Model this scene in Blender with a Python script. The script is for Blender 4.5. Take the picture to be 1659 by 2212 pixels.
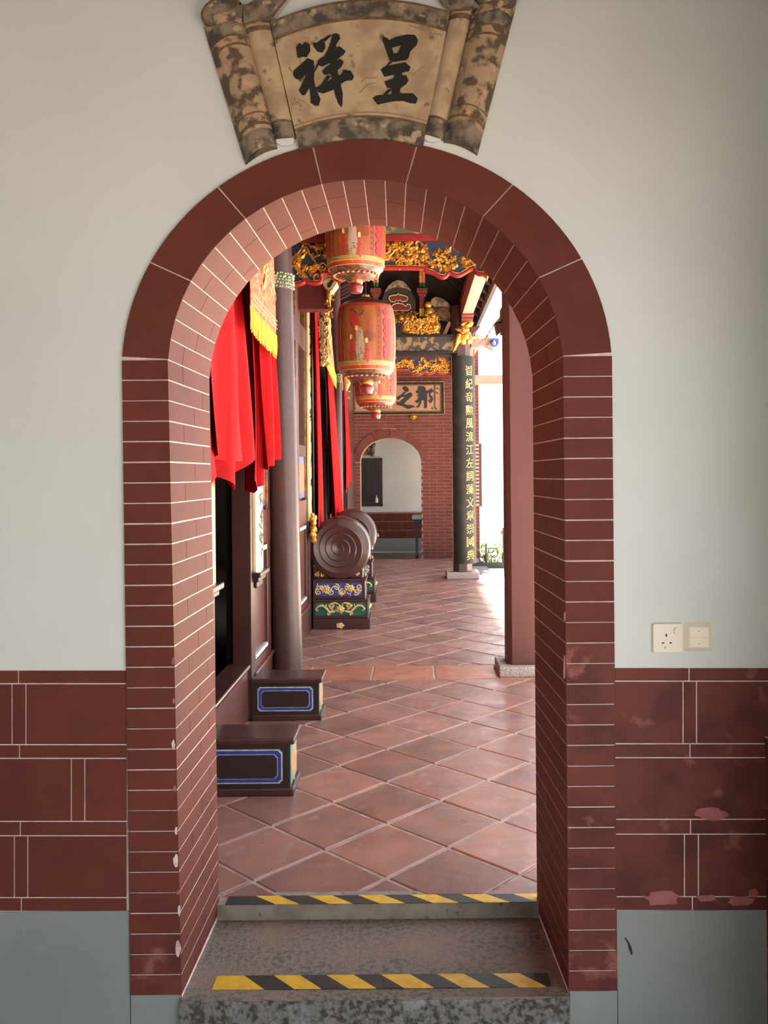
import bpy, bmesh, math, random
from mathutils import Vector, Matrix
random.seed(7)
for o in list(bpy.data.objects): bpy.data.objects.remove(o)
scn = bpy.context.scene
COL = scn.collection
R = math.radians
PI = math.pi

# ------------------------------------------------------------------ camera
F_PX, VPX, VPY, CZ, ROLL = 1839.0, 888.0, 1025.0, 1.433, R(0.5)
cam = bpy.data.cameras.new('camera')
cam_o = bpy.data.objects.new('camera', cam); COL.objects.link(cam_o)
cam.sensor_fit = 'VERTICAL'; cam.sensor_height = 24.0
cam.lens = F_PX / 2212 * 24.0
cam.shift_x = -(VPX - 829.5) / 2212
cam.shift_y = -(1106 - VPY) / 2212
cam.clip_start = 0.02
cam_o.matrix_world = Matrix.Translation((0, 0, CZ)) @ Matrix.Rotation(R(90), 4, 'X') @ Matrix.Rotation(-ROLL, 4, 'Z')
scn.camera = cam_o

# ------------------------------------------------------------------ sky, sun, exposure
w = bpy.data.worlds.new('sky'); scn.world = w; w.use_nodes = True
bg = w.node_tree.nodes['Background']
bg.inputs[0].default_value = (0.83, 0.92, 1.0, 1)
bg.inputs[1].default_value = 3.6
sun = bpy.data.lights.new('sun_offscreen', 'SUN'); sun.energy = 52.0; sun.angle = R(3); sun.color = (1.0, 0.82, 0.64)
sun_o = bpy.data.objects.new('sun_offscreen', sun); COL.objects.link(sun_o)
sun_dir = Vector((0.03, 0.60, 1.0))          # towards the sun: high, down the length of the corridor
sun_o.rotation_euler = sun_dir.to_track_quat('Z', 'Y').to_euler(); sun_o.location = (6, 12, 9)
scn.view_settings.view_transform = 'Standard'
scn.view_settings.look = 'None'
scn.view_settings.gamma = 1.0
scn.view_settings.use_curve_mapping = False
scn.view_settings.exposure = 0.14

# ------------------------------------------------------------------ helpers
def P(px, py, d):
    """world point that a photo pixel shows at depth d (metres along the view)"""
    du, dv = px - VPX, VPY - py
    c, s = math.cos(ROLL), math.sin(ROLL)
    return Vector(((du * c + dv * s) * d / F_PX, d, CZ + (-du * s + dv * c) * d / F_PX))

def lerp(a, b, t): return a + (b - a) * t

MATS = {}
def mat(name, col, rough=0.6, col2=None, scale=8.0, thresh=(0.4, 0.65), metal=0.0, bump=0.0, bscale=40.0, coat=0.0,
        rand=0.0, stretch=(1, 1, 1), col3=None, scale3=3.0, thresh3=(0.55, 0.65), trans=0.0, emit=None, spec=0.5, rvar=0.0):
    m = bpy.data.materials.new(name); m.use_nodes = True
    nt = m.node_tree; N = nt.nodes; L = nt.links
    b = N['Principled BSDF']
    b.inputs['Roughness'].default_value = rough
    b.inputs['Metallic'].default_value = metal
    b.inputs['Coat Weight'].default_value = coat
    b.inputs['Coat Roughness'].default_value = 0.15
    b.inputs['Specular IOR Level'].default_value = spec
    if emit:
        b.inputs['Emission Color'].default_value = (*col, 1); b.inputs['Emission Strength'].default_value = emit
    cur = None
    geo = N.new('ShaderNodeNewGeometry')
    mp = N.new('ShaderNodeMapping'); mp.inputs['Scale'].default_value = stretch
    L.new(geo.outputs['Position'], mp.inputs['Vector'])
    base = N.new('ShaderNodeRGB'); base.outputs[0].default_value = (*col, 1); cur = base.outputs[0]
    def layer(cur, c2, sc, th, det=6):
        nz = N.new('ShaderNodeTexNoise'); nz.inputs['Scale'].default_value = sc; nz.inputs['Detail'].default_value = det
        L.new(mp.outputs[0], nz.inputs['Vector'])
        mr = N.new('ShaderNodeMapRange'); mr.inputs[1].default_value = th[0]; mr.inputs[2].default_value = th[1]
        L.new(nz.outputs['Fac'], mr.inputs[0])
        mx = N.new('ShaderNodeMix'); mx.data_type = 'RGBA'
        L.new(mr.outputs[0], mx.inputs[0]); L.new(cur, mx.inputs[6]); mx.inputs[7].default_value = (*c2, 1)
        return mx.outputs[2]
    if col2: cur = layer(cur, col2, scale, thresh)
    if col3: cur = layer(cur, col3, scale3, thresh3, 9)
    if rand > 0:
        oi = N.new('ShaderNodeObjectInfo')
        mr = N.new('ShaderNodeMapRange'); mr.inputs[3].default_value = 1 - rand; mr.inputs[4].default_value = 1 + rand
        L.new(oi.outputs['Random'], mr.inputs[0])
        hs = N.new('ShaderNodeHueSaturation')
        L.new(mr.outputs[0], hs.inputs['Value']); L.new(cur, hs.inputs['Color'])
        cur = hs.outputs[0]
    L.new(cur, b.inputs['Base Color'])
    if bump > 0:
        nz = N.new('ShaderNodeTexNoise'); nz.inputs['Scale'].default_value = bscale; nz.inputs['Detail'].default_value = 6
        L.new(mp.outputs[0], nz.inputs['Vector'])
        bp = N.new('ShaderNodeBump'); bp.inputs['Strength'].default_value = bump; bp.inputs['Distance'].default_value = 0.01
        L.new(nz.outputs['Fac'], bp.inputs['Height']); L.new(bp.outputs[0], b.inputs['Normal'])
    if rvar > 0:
        nz = N.new('ShaderNodeTexNoise'); nz.inputs['Scale'].default_value = 7.0; nz.inputs['Detail'].default_value = 5
        L.new(mp.outputs[0], nz.inputs['Vector'])
        mr = N.new('ShaderNodeMapRange'); mr.inputs[1].default_value = 0.3; mr.inputs[2].default_value = 0.7
        mr.inputs[3].default_value = max(0.05, rough - rvar); mr.inputs[4].default_value = rough + rvar
        L.new(nz.outputs['Fac'], mr.inputs[0]); L.new(mr.outputs[0], b.inputs['Roughness'])
    if trans > 0:
        tr = N.new('ShaderNodeBsdfTranslucent'); L.new(cur, tr.inputs[0])
        ms = N.new('ShaderNodeMixShader'); ms.inputs[0].default_value = trans
        L.new(b.outputs[0], ms.inputs[1]); L.new(tr.outputs[0], ms.inputs[2])
        L.new(ms.outputs[0], N['Material Output'].inputs[0])
    MATS[name] = m
    return m

mat('plaster', (0.66, 0.70, 0.69), 0.75, (0.62, 0.65, 0.63), 2.2, (0.35, 0.7), bump=0.12, bscale=14)
mat('plinth', (0.25, 0.27, 0.26), 0.65, (0.215, 0.235, 0.225), 3.0, (0.4, 0.7), bump=0.1, bscale=20, col3=(0.26, 0.28, 0.27), scale3=16, thresh3=(0.66, 0.75))
mat('brick_red', (0.140, 0.037, 0.026), 0.6, (0.118, 0.031, 0.022), 6, (0.4, 0.65), rand=0.07, spec=0.15, bump=0.08, bscale=60)
mat('brick_worn', (0.140, 0.037, 0.028), 0.55, (0.095, 0.025, 0.020), 9, (0.45, 0.62), rand=0.07, spec=0.2, bump=0.12, bscale=50, col3=(0.25, 0.09, 0.075), scale3=13, thresh3=(0.62, 0.72))
mat('joint', (0.78, 0.62, 0.55), 0.85, (0.62, 0.46, 0.41), 30)
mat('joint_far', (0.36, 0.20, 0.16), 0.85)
mat('chip', (0.78, 0.62, 0.58), 0.9, (0.55, 0.36, 0.33), 40, bump=0.3, bscale=80)
mat('patch', (0.36, 0.13, 0.12), 0.9, (0.28, 0.09, 0.08), 30, bump=0.3, bscale=80)
mat('far_brick', (0.140, 0.037, 0.028), 0.6, (0.110, 0.030, 0.024), 5, rand=0.12, spec=0.2)
mat('granite', (0.22, 0.175, 0.145), 0.75, (0.12, 0.095, 0.08), 60, (0.45, 0.6), bump=0.5, bscale=160, col3=(0.27, 0.18, 0.14), scale3=3.5, thresh3=(0.45, 0.7))
mat('granite_face', (0.19, 0.18, 0.165), 0.9, (0.06, 0.053, 0.047), 55, (0.45, 0.6), bump=0.9, bscale=90, col3=(0.33, 0.34, 0.33), scale3=9, thresh3=(0.55, 0.75))
mat('granite_pale', (0.42, 0.35, 0.31), 0.85, (0.22, 0.17, 0.15), 90, (0.42, 0.62), bump=0.5, bscale=120)
mat('concrete', (0.30, 0.25, 0.20), 0.85, (0.21, 0.17, 0.135), 14, bump=0.25, bscale=60, col3=(0.10, 0.08, 0.065), scale3=30, thresh3=(0.62, 0.72))
mat('kerb', (0.22, 0.19, 0.19), 0.6, (0.17, 0.145, 0.145), 20, bump=0.1)
mat('tile', (0.29, 0.132, 0.10), 0.38, (0.19, 0.10, 0.085), 5.5, (0.36, 0.68), rand=0.2, bump=0.12, bscale=22, col3=(0.32, 0.175, 0.14), scale3=11, thresh3=(0.55, 0.75), rvar=0.14)
mat('tile_orange', (0.40, 0.145, 0.085), 0.42, (0.33, 0.115, 0.07), 6, rand=0.1, bump=0.1, bscale=25, rvar=0.12)
mat('grout', (0.42, 0.28, 0.23), 0.9, (0.26, 0.165, 0.135), 12, bump=0.3, bscale=60)
mat('court_stone', (0.76, 0.68, 0.60), 0.8, (0.68, 0.61, 0.54), 4)
mat('low_bounce_ground', (0.27, 0.25, 0.24), 0.8, (0.2, 0.185, 0.175), 4)  # unseen ground, colour kept dark so less light bounces into the front room
mat('white_wall', (0.85, 0.82, 0.78), 0.8)
mat('lacquer', (0.060, 0.022, 0.019), 0.32, (0.05, 0.018, 0.016), 5, coat=0.25, rvar=0.05)
mat('lacquer_panel', (0.115, 0.040, 0.032), 0.35, (0.095, 0.033, 0.028), 4, coat=0.2, stretch=(1, 1, 0.15))
mat('lacquer_column', (0.07, 0.034, 0.032), 0.36, (0.057, 0.028, 0.027), 12, coat=0.08, spec=0.35, bump=0.05, bscale=50)
mat('lacquer_post', (0.085, 0.024, 0.021), 0.5, (0.07, 0.02, 0.018), 5, coat=0.0, spec=0.3, stretch=(1, 1, 0.2))
mat('lacquer_dark', (0.026, 0.017, 0.016), 0.3, coat=0.3)
mat('lacquer_black', (0.013, 0.013, 0.012), 0.5, (0.024, 0.022, 0.02), 9, (0.5, 0.7), spec=0.25)
mat('interior', (0.085, 0.055, 0.042), 0.85)
mat('dark_wood', (0.028, 0.018, 0.016), 0.7, (0.018, 0.012, 0.011), 6, stretch=(1, 0.2, 1))
mat('red_paint', (0.27, 0.017, 0.014), 0.5, (0.21, 0.014, 0.012), 9, spec=0.25)
mat('dull_red', (0.14, 0.018, 0.02), 0.5)
mat('pink_beam', (0.42, 0.20, 0.15), 0.5, (0.36, 0.16, 0.12), 5)
mat('gold', (0.78, 0.42, 0.085), 0.34, (0.30, 0.12, 0.02), 38, (0.45, 0.62), metal=0.65, bump=0.3, bscale=60)
mat('gold_flat', (0.80, 0.48, 0.13), 0.5, (0.62, 0.34, 0.08), 40, metal=0.2)
mat('gold_pale', (0.80, 0.60, 0.28), 0.45, (0.62, 0.42, 0.15), 40, metal=0.15)
mat('gold_board', (0.85, 0.70, 0.42), 0.30, (0.72, 0.55, 0.28), 9, metal=0.25, stretch=(1, 1, 0.3))
mat('dimmed_blue', (0.03, 0.05, 0.2), 0.6, (0.15, 0.16, 0.25), 20)  # blue paint dimmed: weaker light put into the colour
mat('dimmed_orange', (0.36, 0.12, 0.05), 0.6, (0.24, 0.08, 0.035), 16)  # orange paint darkened in the colour to stand for weaker light
mat('dimmed_gold', (0.30, 0.16, 0.05), 0.5, (0.14, 0.07, 0.03), 30, metal=0.3)  # gold toned down for mouldings and plaque frame, dimness put into the colour
mat('navy', (0.020, 0.028, 0.075), 0.6, (0.012, 0.016, 0.045), 14)
mat('blue_paint', (0.030, 0.060, 0.33), 0.5, (0.02, 0.035, 0.20), 12)
mat('white_paint', (0.55, 0.58, 0.62), 0.6, (0.35, 0.37, 0.40), 30)
mat('green_paint', (0.012, 0.105, 0.075), 0.55, (0.009, 0.08, 0.058), 10)
mat('teal_paint', (0.14, 0.27, 0.25), 0.55)
mat('orange_paint', (0.70, 0.26, 0.09), 0.55, (0.55, 0.14, 0.05), 30)
mat('yellow_paint', (0.75, 0.46, 0.08), 0.5)
mat('ink', (0.012, 0.011, 0.010), 0.6)
mat('ink_soft', (0.06, 0.045, 0.03), 0.8)
mat('scroll', (0.50, 0.37, 0.235), 0.85, (0.36, 0.25, 0.15), 15, (0.42, 0.62), bump=0.25, bscale=50, col3=(0.17, 0.125, 0.085), scale3=22, thresh3=(0.60, 0.68))
mat('scroll_dirty', (0.25, 0.195, 0.14), 0.9, (0.075, 0.06, 0.047), 24, (0.42, 0.58), bump=0.3, bscale=60, col3=(0.44, 0.33, 0.22), scale3=28, thresh3=(0.60, 0.67))
mat('scroll_roller', (0.40, 0.28, 0.175), 0.85, (0.11, 0.075, 0.045), 26, (0.47, 0.57), bump=0.35, bscale=50, col3=(0.50, 0.31, 0.21), scale3=20, thresh3=(0.57, 0.64))
mat('brown_line', (0.12, 0.065, 0.03), 0.85, (0.2, 0.12, 0.06), 40)
mat('faint_line', (0.30, 0.21, 0.125), 0.9)
mat('cream_plastic', (0.80, 0.73, 0.58), 0.35, (0.76, 0.69, 0.54), 10)
mat('cream_used', (0.80, 0.74, 0.62), 0.4, (0.77, 0.70, 0.57), 12, col3=(0.45, 0.36, 0.26), scale3=70, thresh3=(0.68, 0.74))
mat('socket_hole', (0.02, 0.015, 0.012), 0.8)
mat('tape_yellow', (0.78, 0.46, 0.035), 0.45, (0.62, 0.35, 0.03), 25)
mat('tape_black', (0.022, 0.021, 0.021), 0.5, (0.04, 0.037, 0.035), 30)
mat('cloth_red', (0.36, 0.0045, 0.007), 0.7, (0.29, 0.004, 0.006), 6, trans=0.08, spec=0.08)
mat('cloth_embroidered', (0.52, 0.07, 0.035), 0.6, (0.55, 0.22, 0.07), 45, (0.48, 0.58), trans=0.15)
mat('fringe_yellow', (0.72, 0.36, 0.015), 0.6, (0.55, 0.26, 0.012), 60)
mat('lantern_paper', (0.40, 0.092, 0.026), 0.5, (0.30, 0.048, 0.018), 9, (0.38, 0.62), trans=0.3, stretch=(1.6, 1.6, 0.12), coat=0.25)
mat('lantern_panel', (0.46, 0.155, 0.035), 0.5, (0.38, 0.09, 0.026), 12, trans=0.3, stretch=(1.5, 1.5, 0.3), coat=0.25)
mat('lantern_red', (0.48, 0.035, 0.02), 0.45, coat=0.3, trans=0.15)
mat('lantern_magenta', (0.46, 0.03, 0.045), 0.5, trans=0.15)
mat('lantern_olive', (0.26, 0.22, 0.045), 0.5, (0.38, 0.24, 0.06), 30, coat=0.3)
mat('lantern_pattern', (0.20, 0.05, 0.022), 0.45, (0.035, 0.025, 0.016), 24, (0.42, 0.56), coat=0.35, stretch=(1, 1, 3))
mat('lantern_cap', (0.08, 0.03, 0.018), 0.5)
mat('knob_red', (0.20, 0.018, 0.018), 0.3, coat=0.5)
mat('robe', (0.40, 0.34, 0.26), 0.6, (0.55, 0.30, 0.18), 25, trans=0.2)
mat('painted_beam', (0.035, 0.03, 0.022), 0.6, (0.22, 0.14, 0.075), 11, (0.5, 0.56))
mat('plaque_tan', (0.34, 0.175, 0.095), 0.5, (0.28, 0.14, 0.075), 9)
mat('painted_beam_near', (0.10, 0.09, 0.045), 0.6, (0.42, 0.30, 0.15), 9, (0.45, 0.6), col3=(0.05, 0.05, 0.03), scale3=14)
mat('crescent', (0.26, 0.20, 0.13), 0.7, (0.10, 0.075, 0.05), 22, (0.45, 0.58))
mat('ring_green', (0.07, 0.09, 0.05), 0.5)
mat('pearl', (0.42, 0.43, 0.29), 0.5, (0.22, 0.25, 0.14), 60)
mat('lamp_green', (0.42, 0.52, 0.16), 0.35)
mat('iron', (0.035, 0.03, 0.025), 0.6)
mat('globe', (0.75, 0.36, 0.16), 0.4)
mat('bottle', (0.75, 0.77, 0.8), 0.3)
mat('thatch', (0.26, 0.20, 0.17), 0.8)
mat('leaf', (0.25, 0.42, 0.06), 0.6, (0.40, 0.5, 0.10), 20, trans=0.3)
mat('stain_black', (0.02, 0.018, 0.016), 0.8)
M = MATS

class MB:
    cross = 1
    def __init__(s): s.v = []; s.f = []
    def add(s, vs, fs):
        n = len(s.v); s.v += [Vector(p) for p in vs]; s.f += [tuple(i + n for i in f) for f in fs]; return s
    def hexa(s, a, b):            # a, b: lists of 4 points (bottom ring, top ring)
        return s.add(list(a) + list(b), [(3, 2, 1, 0), (4, 5, 6, 7), (0, 1, 5, 4), (1, 2, 6, 5), (2, 3, 7, 6), (3, 0, 4, 7)])
    def box(s, x0, x1, y0, y1, z0, z1):
        return s.hexa([(x0, y0, z0), (x1, y0, z0), (x1, y1, z0), (x0, y1, z0)], [(x0, y0, z1), (x1, y0, z1), (x1, y1, z1), (x0, y1, z1)])
    def prism(s, pts, vec):       # polygon + extrusion vector
        pts = [Vector(p) for p in pts]; vec = Vector(vec); n = len(pts)
        fs = [tuple(range(n))[::-1], tuple(range(n, 2 * n))] + [(i, (i + 1) % n, n + (i + 1) % n, n + i) for i in range(n)]
        return s.add(pts + [p + vec for p in pts], fs)
    def lathe(s, prof, c=(0, 0, 0), seg=24, a0=0.0):
        c = Vector(c); vs = []; fs = []
        for r, z in prof:
            for k in range(seg):
                a = a0 + 2 * PI * k / seg
                vs.append(c + Vector((r * math.cos(a), r * math.sin(a), z)))
        for i in range(len(prof) - 1):
            for k in range(seg):
                k2 = (k + 1) % seg
                fs.append((i * seg + k, i * seg + k2, (i + 1) * seg + k2, (i + 1) * seg + k))
        fs.append(tuple(range(seg))[::-1]); fs.append(tuple((len(prof) - 1) * seg + k for k in range(seg)))
        return s.add(vs, fs)
    def tube(s, pts, rad, seg=6):
        pts = [Vector(p) for p in pts]; n = len(pts)
        if not hasattr(rad, '__len__'): rad = [rad] * n
        vs = []; fs = []
        up = None
        for i, p in enumerate(pts):
            t = (pts[min(i + 1, n - 1)] - pts[max(i - 1, 0)]).normalized()
            ref = Vector((0, 1, 0)) if abs(t.y) < 0.9 else Vector((1, 0, 0))
            a = t.cross(ref).normalized(); b = t.cross(a)
            for k in range(seg):
                an = 2 * PI * k / seg
                vs.append(p + (a * math.cos(an) + b * math.sin(an)) * rad[i])
        for i in range(n - 1):
            for k in range(seg):
                k2 = (k + 1) % seg
                fs.append((i * seg + k, i * seg + k2, (i + 1) * seg + k2, (i + 1) * seg + k))
        fs.append(tuple(range(seg))[::-1]); fs.append(tuple((n - 1) * seg + k for k in range(seg)))
        return s.add(vs, fs)
    def ball(s, c, rx, ry=None, rz=None, seg=8, rings=5):
        ry = rx if ry is None else ry; rz = rx if rz is None else rz
        c = Vector(c); vs = [c + Vector((0, 0, -rz))]; fs = []
        for i in range(1, rings):
            ph = PI * i / rings
            for k in range(seg):
                a = 2 * PI * k / seg
                vs.append(c + Vector((rx * math.sin(ph) * math.cos(a), ry * math.sin(ph) * math.sin(a), -rz * math.cos(ph))))
        vs.append(c + Vector((0, 0, rz))); top = len(vs) - 1
        for k in range(seg):
            fs.append((0, 1 + (k + 1) % seg, 1 + k))
            fs.append((top, 1 + (rings - 2) * seg + k, 1 + (rings - 2) * seg + (k + 1) % seg))
        for i in range(rings - 2):
            for k in range(seg):
                k2 = (k + 1) % seg
                fs.append((1 + i * seg + k, 1 + i * seg + k2, 1 + (i + 1) * seg + k2, 1 + (i + 1) * seg + k))
        return s.add(vs, fs)
    def sheet(s, fn, nu, nv, thick):   # fn(u,v)->point ; thick: offset vector for the back side
        t = Vector(thick); A = [Vector(fn(i / nu, j / nv)) for j in range(nv + 1) for i in range(nu + 1)]
        B = [p + t for p in A]; n = len(A); W = nu + 1; fs = []
        for j in range(nv):
            for i in range(nu):
                a = j * W + i
                fs.append((a, a + 1, a + W + 1, a + W)); fs.append((n + a + W, n + a + W + 1, n + a + 1, n + a))
        for i in range(nu):
            fs.append((i + 1, i, n + i, n + i + 1)); k = nv * W + i; fs.append((k, k + 1, n + k + 1, n + k))
        for j in range(nv):
            k = j * W; fs.append((k, k + W, n + k + W, n + k)); k += nu; fs.append((k + W, k, n + k, n + k + W))
        return s.add(A + B, fs)
    def leaf(s, c, ang, ln, wd, bulge, n=(0, -1, 0), ux=(1, 0, 0), uz=(0, 0, 1)):
        c = Vector(c); n = Vector(n); ux = Vector(ux); uz = Vector(uz)
        d = ux * math.cos(ang) + uz * math.sin(ang); e = uz * math.cos(ang) - ux * math.sin(ang)
        vs = [c, c + d * ln * .45 + e * wd / 2, c + d * ln, c + d * ln * .45 - e * wd / 2, c + d * ln * .45 + n * bulge]
        return s.add(vs, [(0, 1, 4), (1, 2, 4), (2, 3, 4), (3, 0, 4), (3, 2, 1, 0)])
    def flower(s, c, r, bulge, petals=6, a0=0.0, **k):
        for i in range(petals): s.leaf(c, a0 + 2 * PI * i / petals, r, r * .8, bulge, **k)
        n = Vector(k.get('n', (0, -1, 0)))
        s.ball(Vector(c) + n * bulge * .7, r * .28, r * .28, r * .28, 6, 4)
        return s
    def stroke(s, pts, wid, fmap, h=0.001):
        """brush stroke: 2-D polyline with widths, mapped through fmap(u, v, offset)"""
        pts = [Vector(p).to_2d() for p in pts]; n = len(pts)
        if not hasattr(wid, '__len__'): wid = [wid] * n
        Lr, Rr = [], []
        for i, p in enumerate(pts):
            t = pts[min(i + 1, n - 1)] - pts[max(i - 1, 0)]
            t = t.normalized() if t.length > 1e-9 else Vector((1, 0))
            nn = Vector((-t.y, t.x)) * wid[i] / 2
            Lr.append(p + nn); Rr.append(p - nn)
        t0 = (pts[0] - pts[1]).normalized() * wid[0] * .35; t1 = (pts[-1] - pts[-2]).normalized() * wid[-1] * .35
        Lr = [Lr[0] * .75 + Rr[0] * .25 + t0] + Lr + [Lr[-1] * .75 + Rr[-1] * .25 + t1]
        Rr = [Rr[0] * .75 + Lr[1] * .25 + t0] + Rr + [Rr[-1] * .75 + Lr[-2] * .25 + t1]
        m = len(Lr); C = MB.cross
        vs = [fmap(*Lr[i].lerp(Rr[i], k / C), h) for k in range(C + 1) for i in range(m)]
        return s.add(vs, [(k * m + i, (k + 1) * m + i, (k + 1) * m + i + 1, k * m + i + 1) for k in range(C) for i in range(m - 1)])

def link(name, mb, material, parent=None, smooth=None, bevel=0.0, origin=None, kind=None):
    if parent is not None: org = parent['_org'] if '_org' in parent else (0, 0, 0); org = Vector(org)
    elif origin is not None: org = Vector(origin)
    else:
        xs = [p.x for p in mb.v]; ys = [p.y for p in mb.v]; zs = [p.z for p in mb.v]
        org = Vector(((min(xs) + max(xs)) / 2, (min(ys) + max(ys)) / 2, min(zs)))
    me = bpy.data.meshes.new(name)
    me.from_pydata([p - org for p in mb.v], [], mb.f)
    me.validate(); 
    me.materials.append(M[material])
    if smooth is not None:
        me.polygons.foreach_set('use_smooth', [True] * len(me.polygons)); me.set_sharp_from_angle(angle=R(smooth))
    me.update()
    o = bpy.data.objects.new(name, me); COL.objects.link(o)
    if parent is not None:
        o.parent = parent
        o['_org'] = tuple(org)
    else:
        o.location = org; o['_org'] = tuple(org)
    if bevel:
        bv = o.modifiers.new('bevel', 'BEVEL'); bv.width = bevel; bv.segments = 2; bv.limit_method = 'ANGLE'
    if kind: o['kind'] = kind
    return o

def flipfix(o):
    bm = bmesh.new(); bm.from_mesh(o.data); bmesh.ops.recalc_face_normals(bm, faces=bm.faces); bm.to_mesh(o.data); bm.free()

def tag(o, label, cat, group=None):
    o['label'] = label; o['category'] = cat
    if group: o['group'] = group
    return o
def thing(name, label, cat, loc, group=None):
    o = bpy.data.objects.new(name, None); COL.objects.link(o); o.location = loc; o['_org'] = tuple(loc)
    o.empty_display_size = 0.1
    return tag(o, label, cat, group)
def struct(name, mb, material, **k):
    o = link(name, mb, material, **k); o['kind'] = 'structure'; return o
def copy_tree(o, parent=None):
    c = o.copy(); COL.objects.link(c); c.parent = parent
    for ch in [x for x in bpy.data.objects if x.parent == o]: copy_tree(ch, c)
    return c

_glyph = {}
def glyph(ch):
    """2-D mesh of one character, normalised to a unit box around 0"""
    if ch not in _glyph:
        c = bpy.data.curves.new('glyph', 'FONT'); c.body = ch; c.resolution_u = 3; c.offset = 0.0
        o = bpy.data.objects.new('glyph', c); COL.objects.link(o); bpy.context.view_layer.update()
        me = o.to_mesh()
        vs = [Vector((p.co.x, p.co.y)) for p in me.vertices]; fs = [tuple(p.vertices) for p in me.polygons]
        o.to_mesh_clear(); bpy.data.objects.remove(o); bpy.data.curves.remove(c)
        x0 = min(p.x for p in vs); x1 = max(p.x for p in vs); y0 = min(p.y for p in vs); y1 = max(p.y for p in vs)
        _glyph[ch] = ([((p.x - (x0 + x1) / 2) / (x1 - x0), (p.y - (y0 + y1) / 2) / (y1 - y0)) for p in vs], fs)
    return _glyph[ch]
def add_glyph(mb, ch, cx, cy, wd, ht, fmap, h=0.002, slant=0.0):
    vs, fs = glyph(ch)
    mb.add([fmap(cx + (x + y * slant * 0) * wd, cy + (y + x * slant) * ht, h) for x, y in vs], fs)

# ================================================================== FRONT ROOM : arch wall
YF, YB = 2.4197, 2.8734          # faces of the arch wall
S = F_PX / YF
def W(px, py, off=0.0):          # point on the front face of the arch wall
    p = P(px, py, YF); p.y -= off; return p
ZC = 1.729; ZSP = 1.765; ZBOT = -0.038
PH0 = math.asin((ZSP - ZC) / 0.5421)
ROOM_FLOOR = -0.26

def jx(kind, side, z):
    t = (z - ZBOT) / (ZSP - ZBOT)
    if kind == 'in':  return lerp(-0.663, -0.687, t) if side < 0 else 0.434
    if kind == 'out': return lerp(-0.809, -0.817, t) if side < 0 else 0.5725
    return lerp(-0.660, -0.678, t) if side < 0 else 0.4125      # 'back'
def ax(kind, ph):
    cx, a, b = {'in': (-0.1265, 0.5605, 0.5421), 'out': (-0.1225, 0.695, 0.655), 'back': (-0.1328, 0.5453, 0.546)}[kind]
    return cx + a * math.cos(ph), ZC + b * math.sin(ph)
def prof(kind, off=0.0, zbot=ZBOT, nj=10, na=56):
    """list of (x, z) left bottom -> arch -> right bottom; off grows the opening"""
    pts = []
    for i in range(nj + 1):
        z = lerp(zbot, ZSP, i / nj); pts.append((jx(kind, -1, z) - off, z))
    for i in range(1, na):
        ph = lerp(PI - PH0, PH0, i / na); x, z = ax(kind, ph); pts.append((x + off * math.cos(ph), z + off * math.sin(ph)))
    for i in range(nj + 1):
        z = lerp(ZSP, zbot, i / nj); pts.append((jx(kind, 1, z) + off, z))
    return pts

XL, XR, ZT = -2.6, 1.32, 4.9
# plaster wall: front and back faces around the opening, and the reveal
mb = MB()
def ring_face(mb, pts, y, back):
    """fill the wall plane around the opening profile with quads to the outer rectangle"""
    n = len(pts); vs = []; fs = []
    outer = []
    for i, (x, z) in enumerate(pts):
        if i <= 10: outer.append((XL, z if i else ROOM_FLOOR - .05))
        elif i >= n - 11: outer.append((XR, z if i < n - 1 else ROOM_FLOOR - .05))
        else:
            t = (i - 10) / (n - 21.0)
            per = [(XL, ZSP), (XL, ZT), (XR, ZT), (XR, ZSP)]
            l = [ZT - ZSP, XR - XL, ZT - ZSP]; d = t * sum(l); k = 0
            while k < 2 and d > l[k]: d -= l[k]; k += 1
            a, b2 = per[k], per[k + 1]; q = min(1, d / l[k]); outer.append((lerp(a[0], b2[0], q), lerp(a[1], b2[1], q)))
    # snap the two top corners
    for cx in (XL, XR):
        k = min(range(n), key=lambda i: abs(outer[i][0] - cx) + abs(outer[i][1] - ZT)); outer[k] = (cx, ZT)
    pts = list(pts); pts[0] = (pts[0][0], ROOM_FLOOR - .05); pts[-1] = (pts[-1][0], ROOM_FLOOR - .05)
    vs = [(x, y, z) for x, z in pts] + [(x, y, z) for x, z in outer]
    for i in range(n - 1):
        f = (i, n + i, n + i + 1, i + 1); fs.append(f if back else f[::-1])
    mb.add(vs, fs)
mid = [((a[0] + b[0]) / 2, (a[1] + b[1]) / 2) for a, b in zip(prof('in'), prof('out'))]
ring_face(mb, mid, YF, False)
ring_face(mb, prof('back', 0.004), YB - 0.001, True)
wall_front = struct('wall_front', mb, 'plaster', origin=(0, 0, 0))

# joint bed (arch band + reveal)
mb = MB()
a = prof('in', 0.0011, zbot=-0.30); b = prof('out', -0.003); b[0] = (b[0][0], ZBOT + .003); b[-1] = (b[-1][0], ZBOT + .003); a2 = prof('in', 0.003); bk = prof('back', 0.0011, zbot=-0.30)
n = len(a)
mb.add([(x, YF - 0.003, z) for x, z in a2] + [(x, YF - 0.003, z) for x, z in b] + [(x, YF + .02, z) for x, z in b], 
       [(i, i + 1, n + i + 1, n + i) for i in range(n - 1)] + [(n + i, n + i + 1, 2 * n + i + 1, 2 * n + i) for i in range(n - 1)])
mb.add([(x, YF - 0.003, z) for x, z in a] + [(x, YB, z) for x, z in bk], [(i, n + i, n + i + 1, i + 1) for i in range(n - 1)])
link('joint_bed', mb, 'joint', wall_front)

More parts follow.
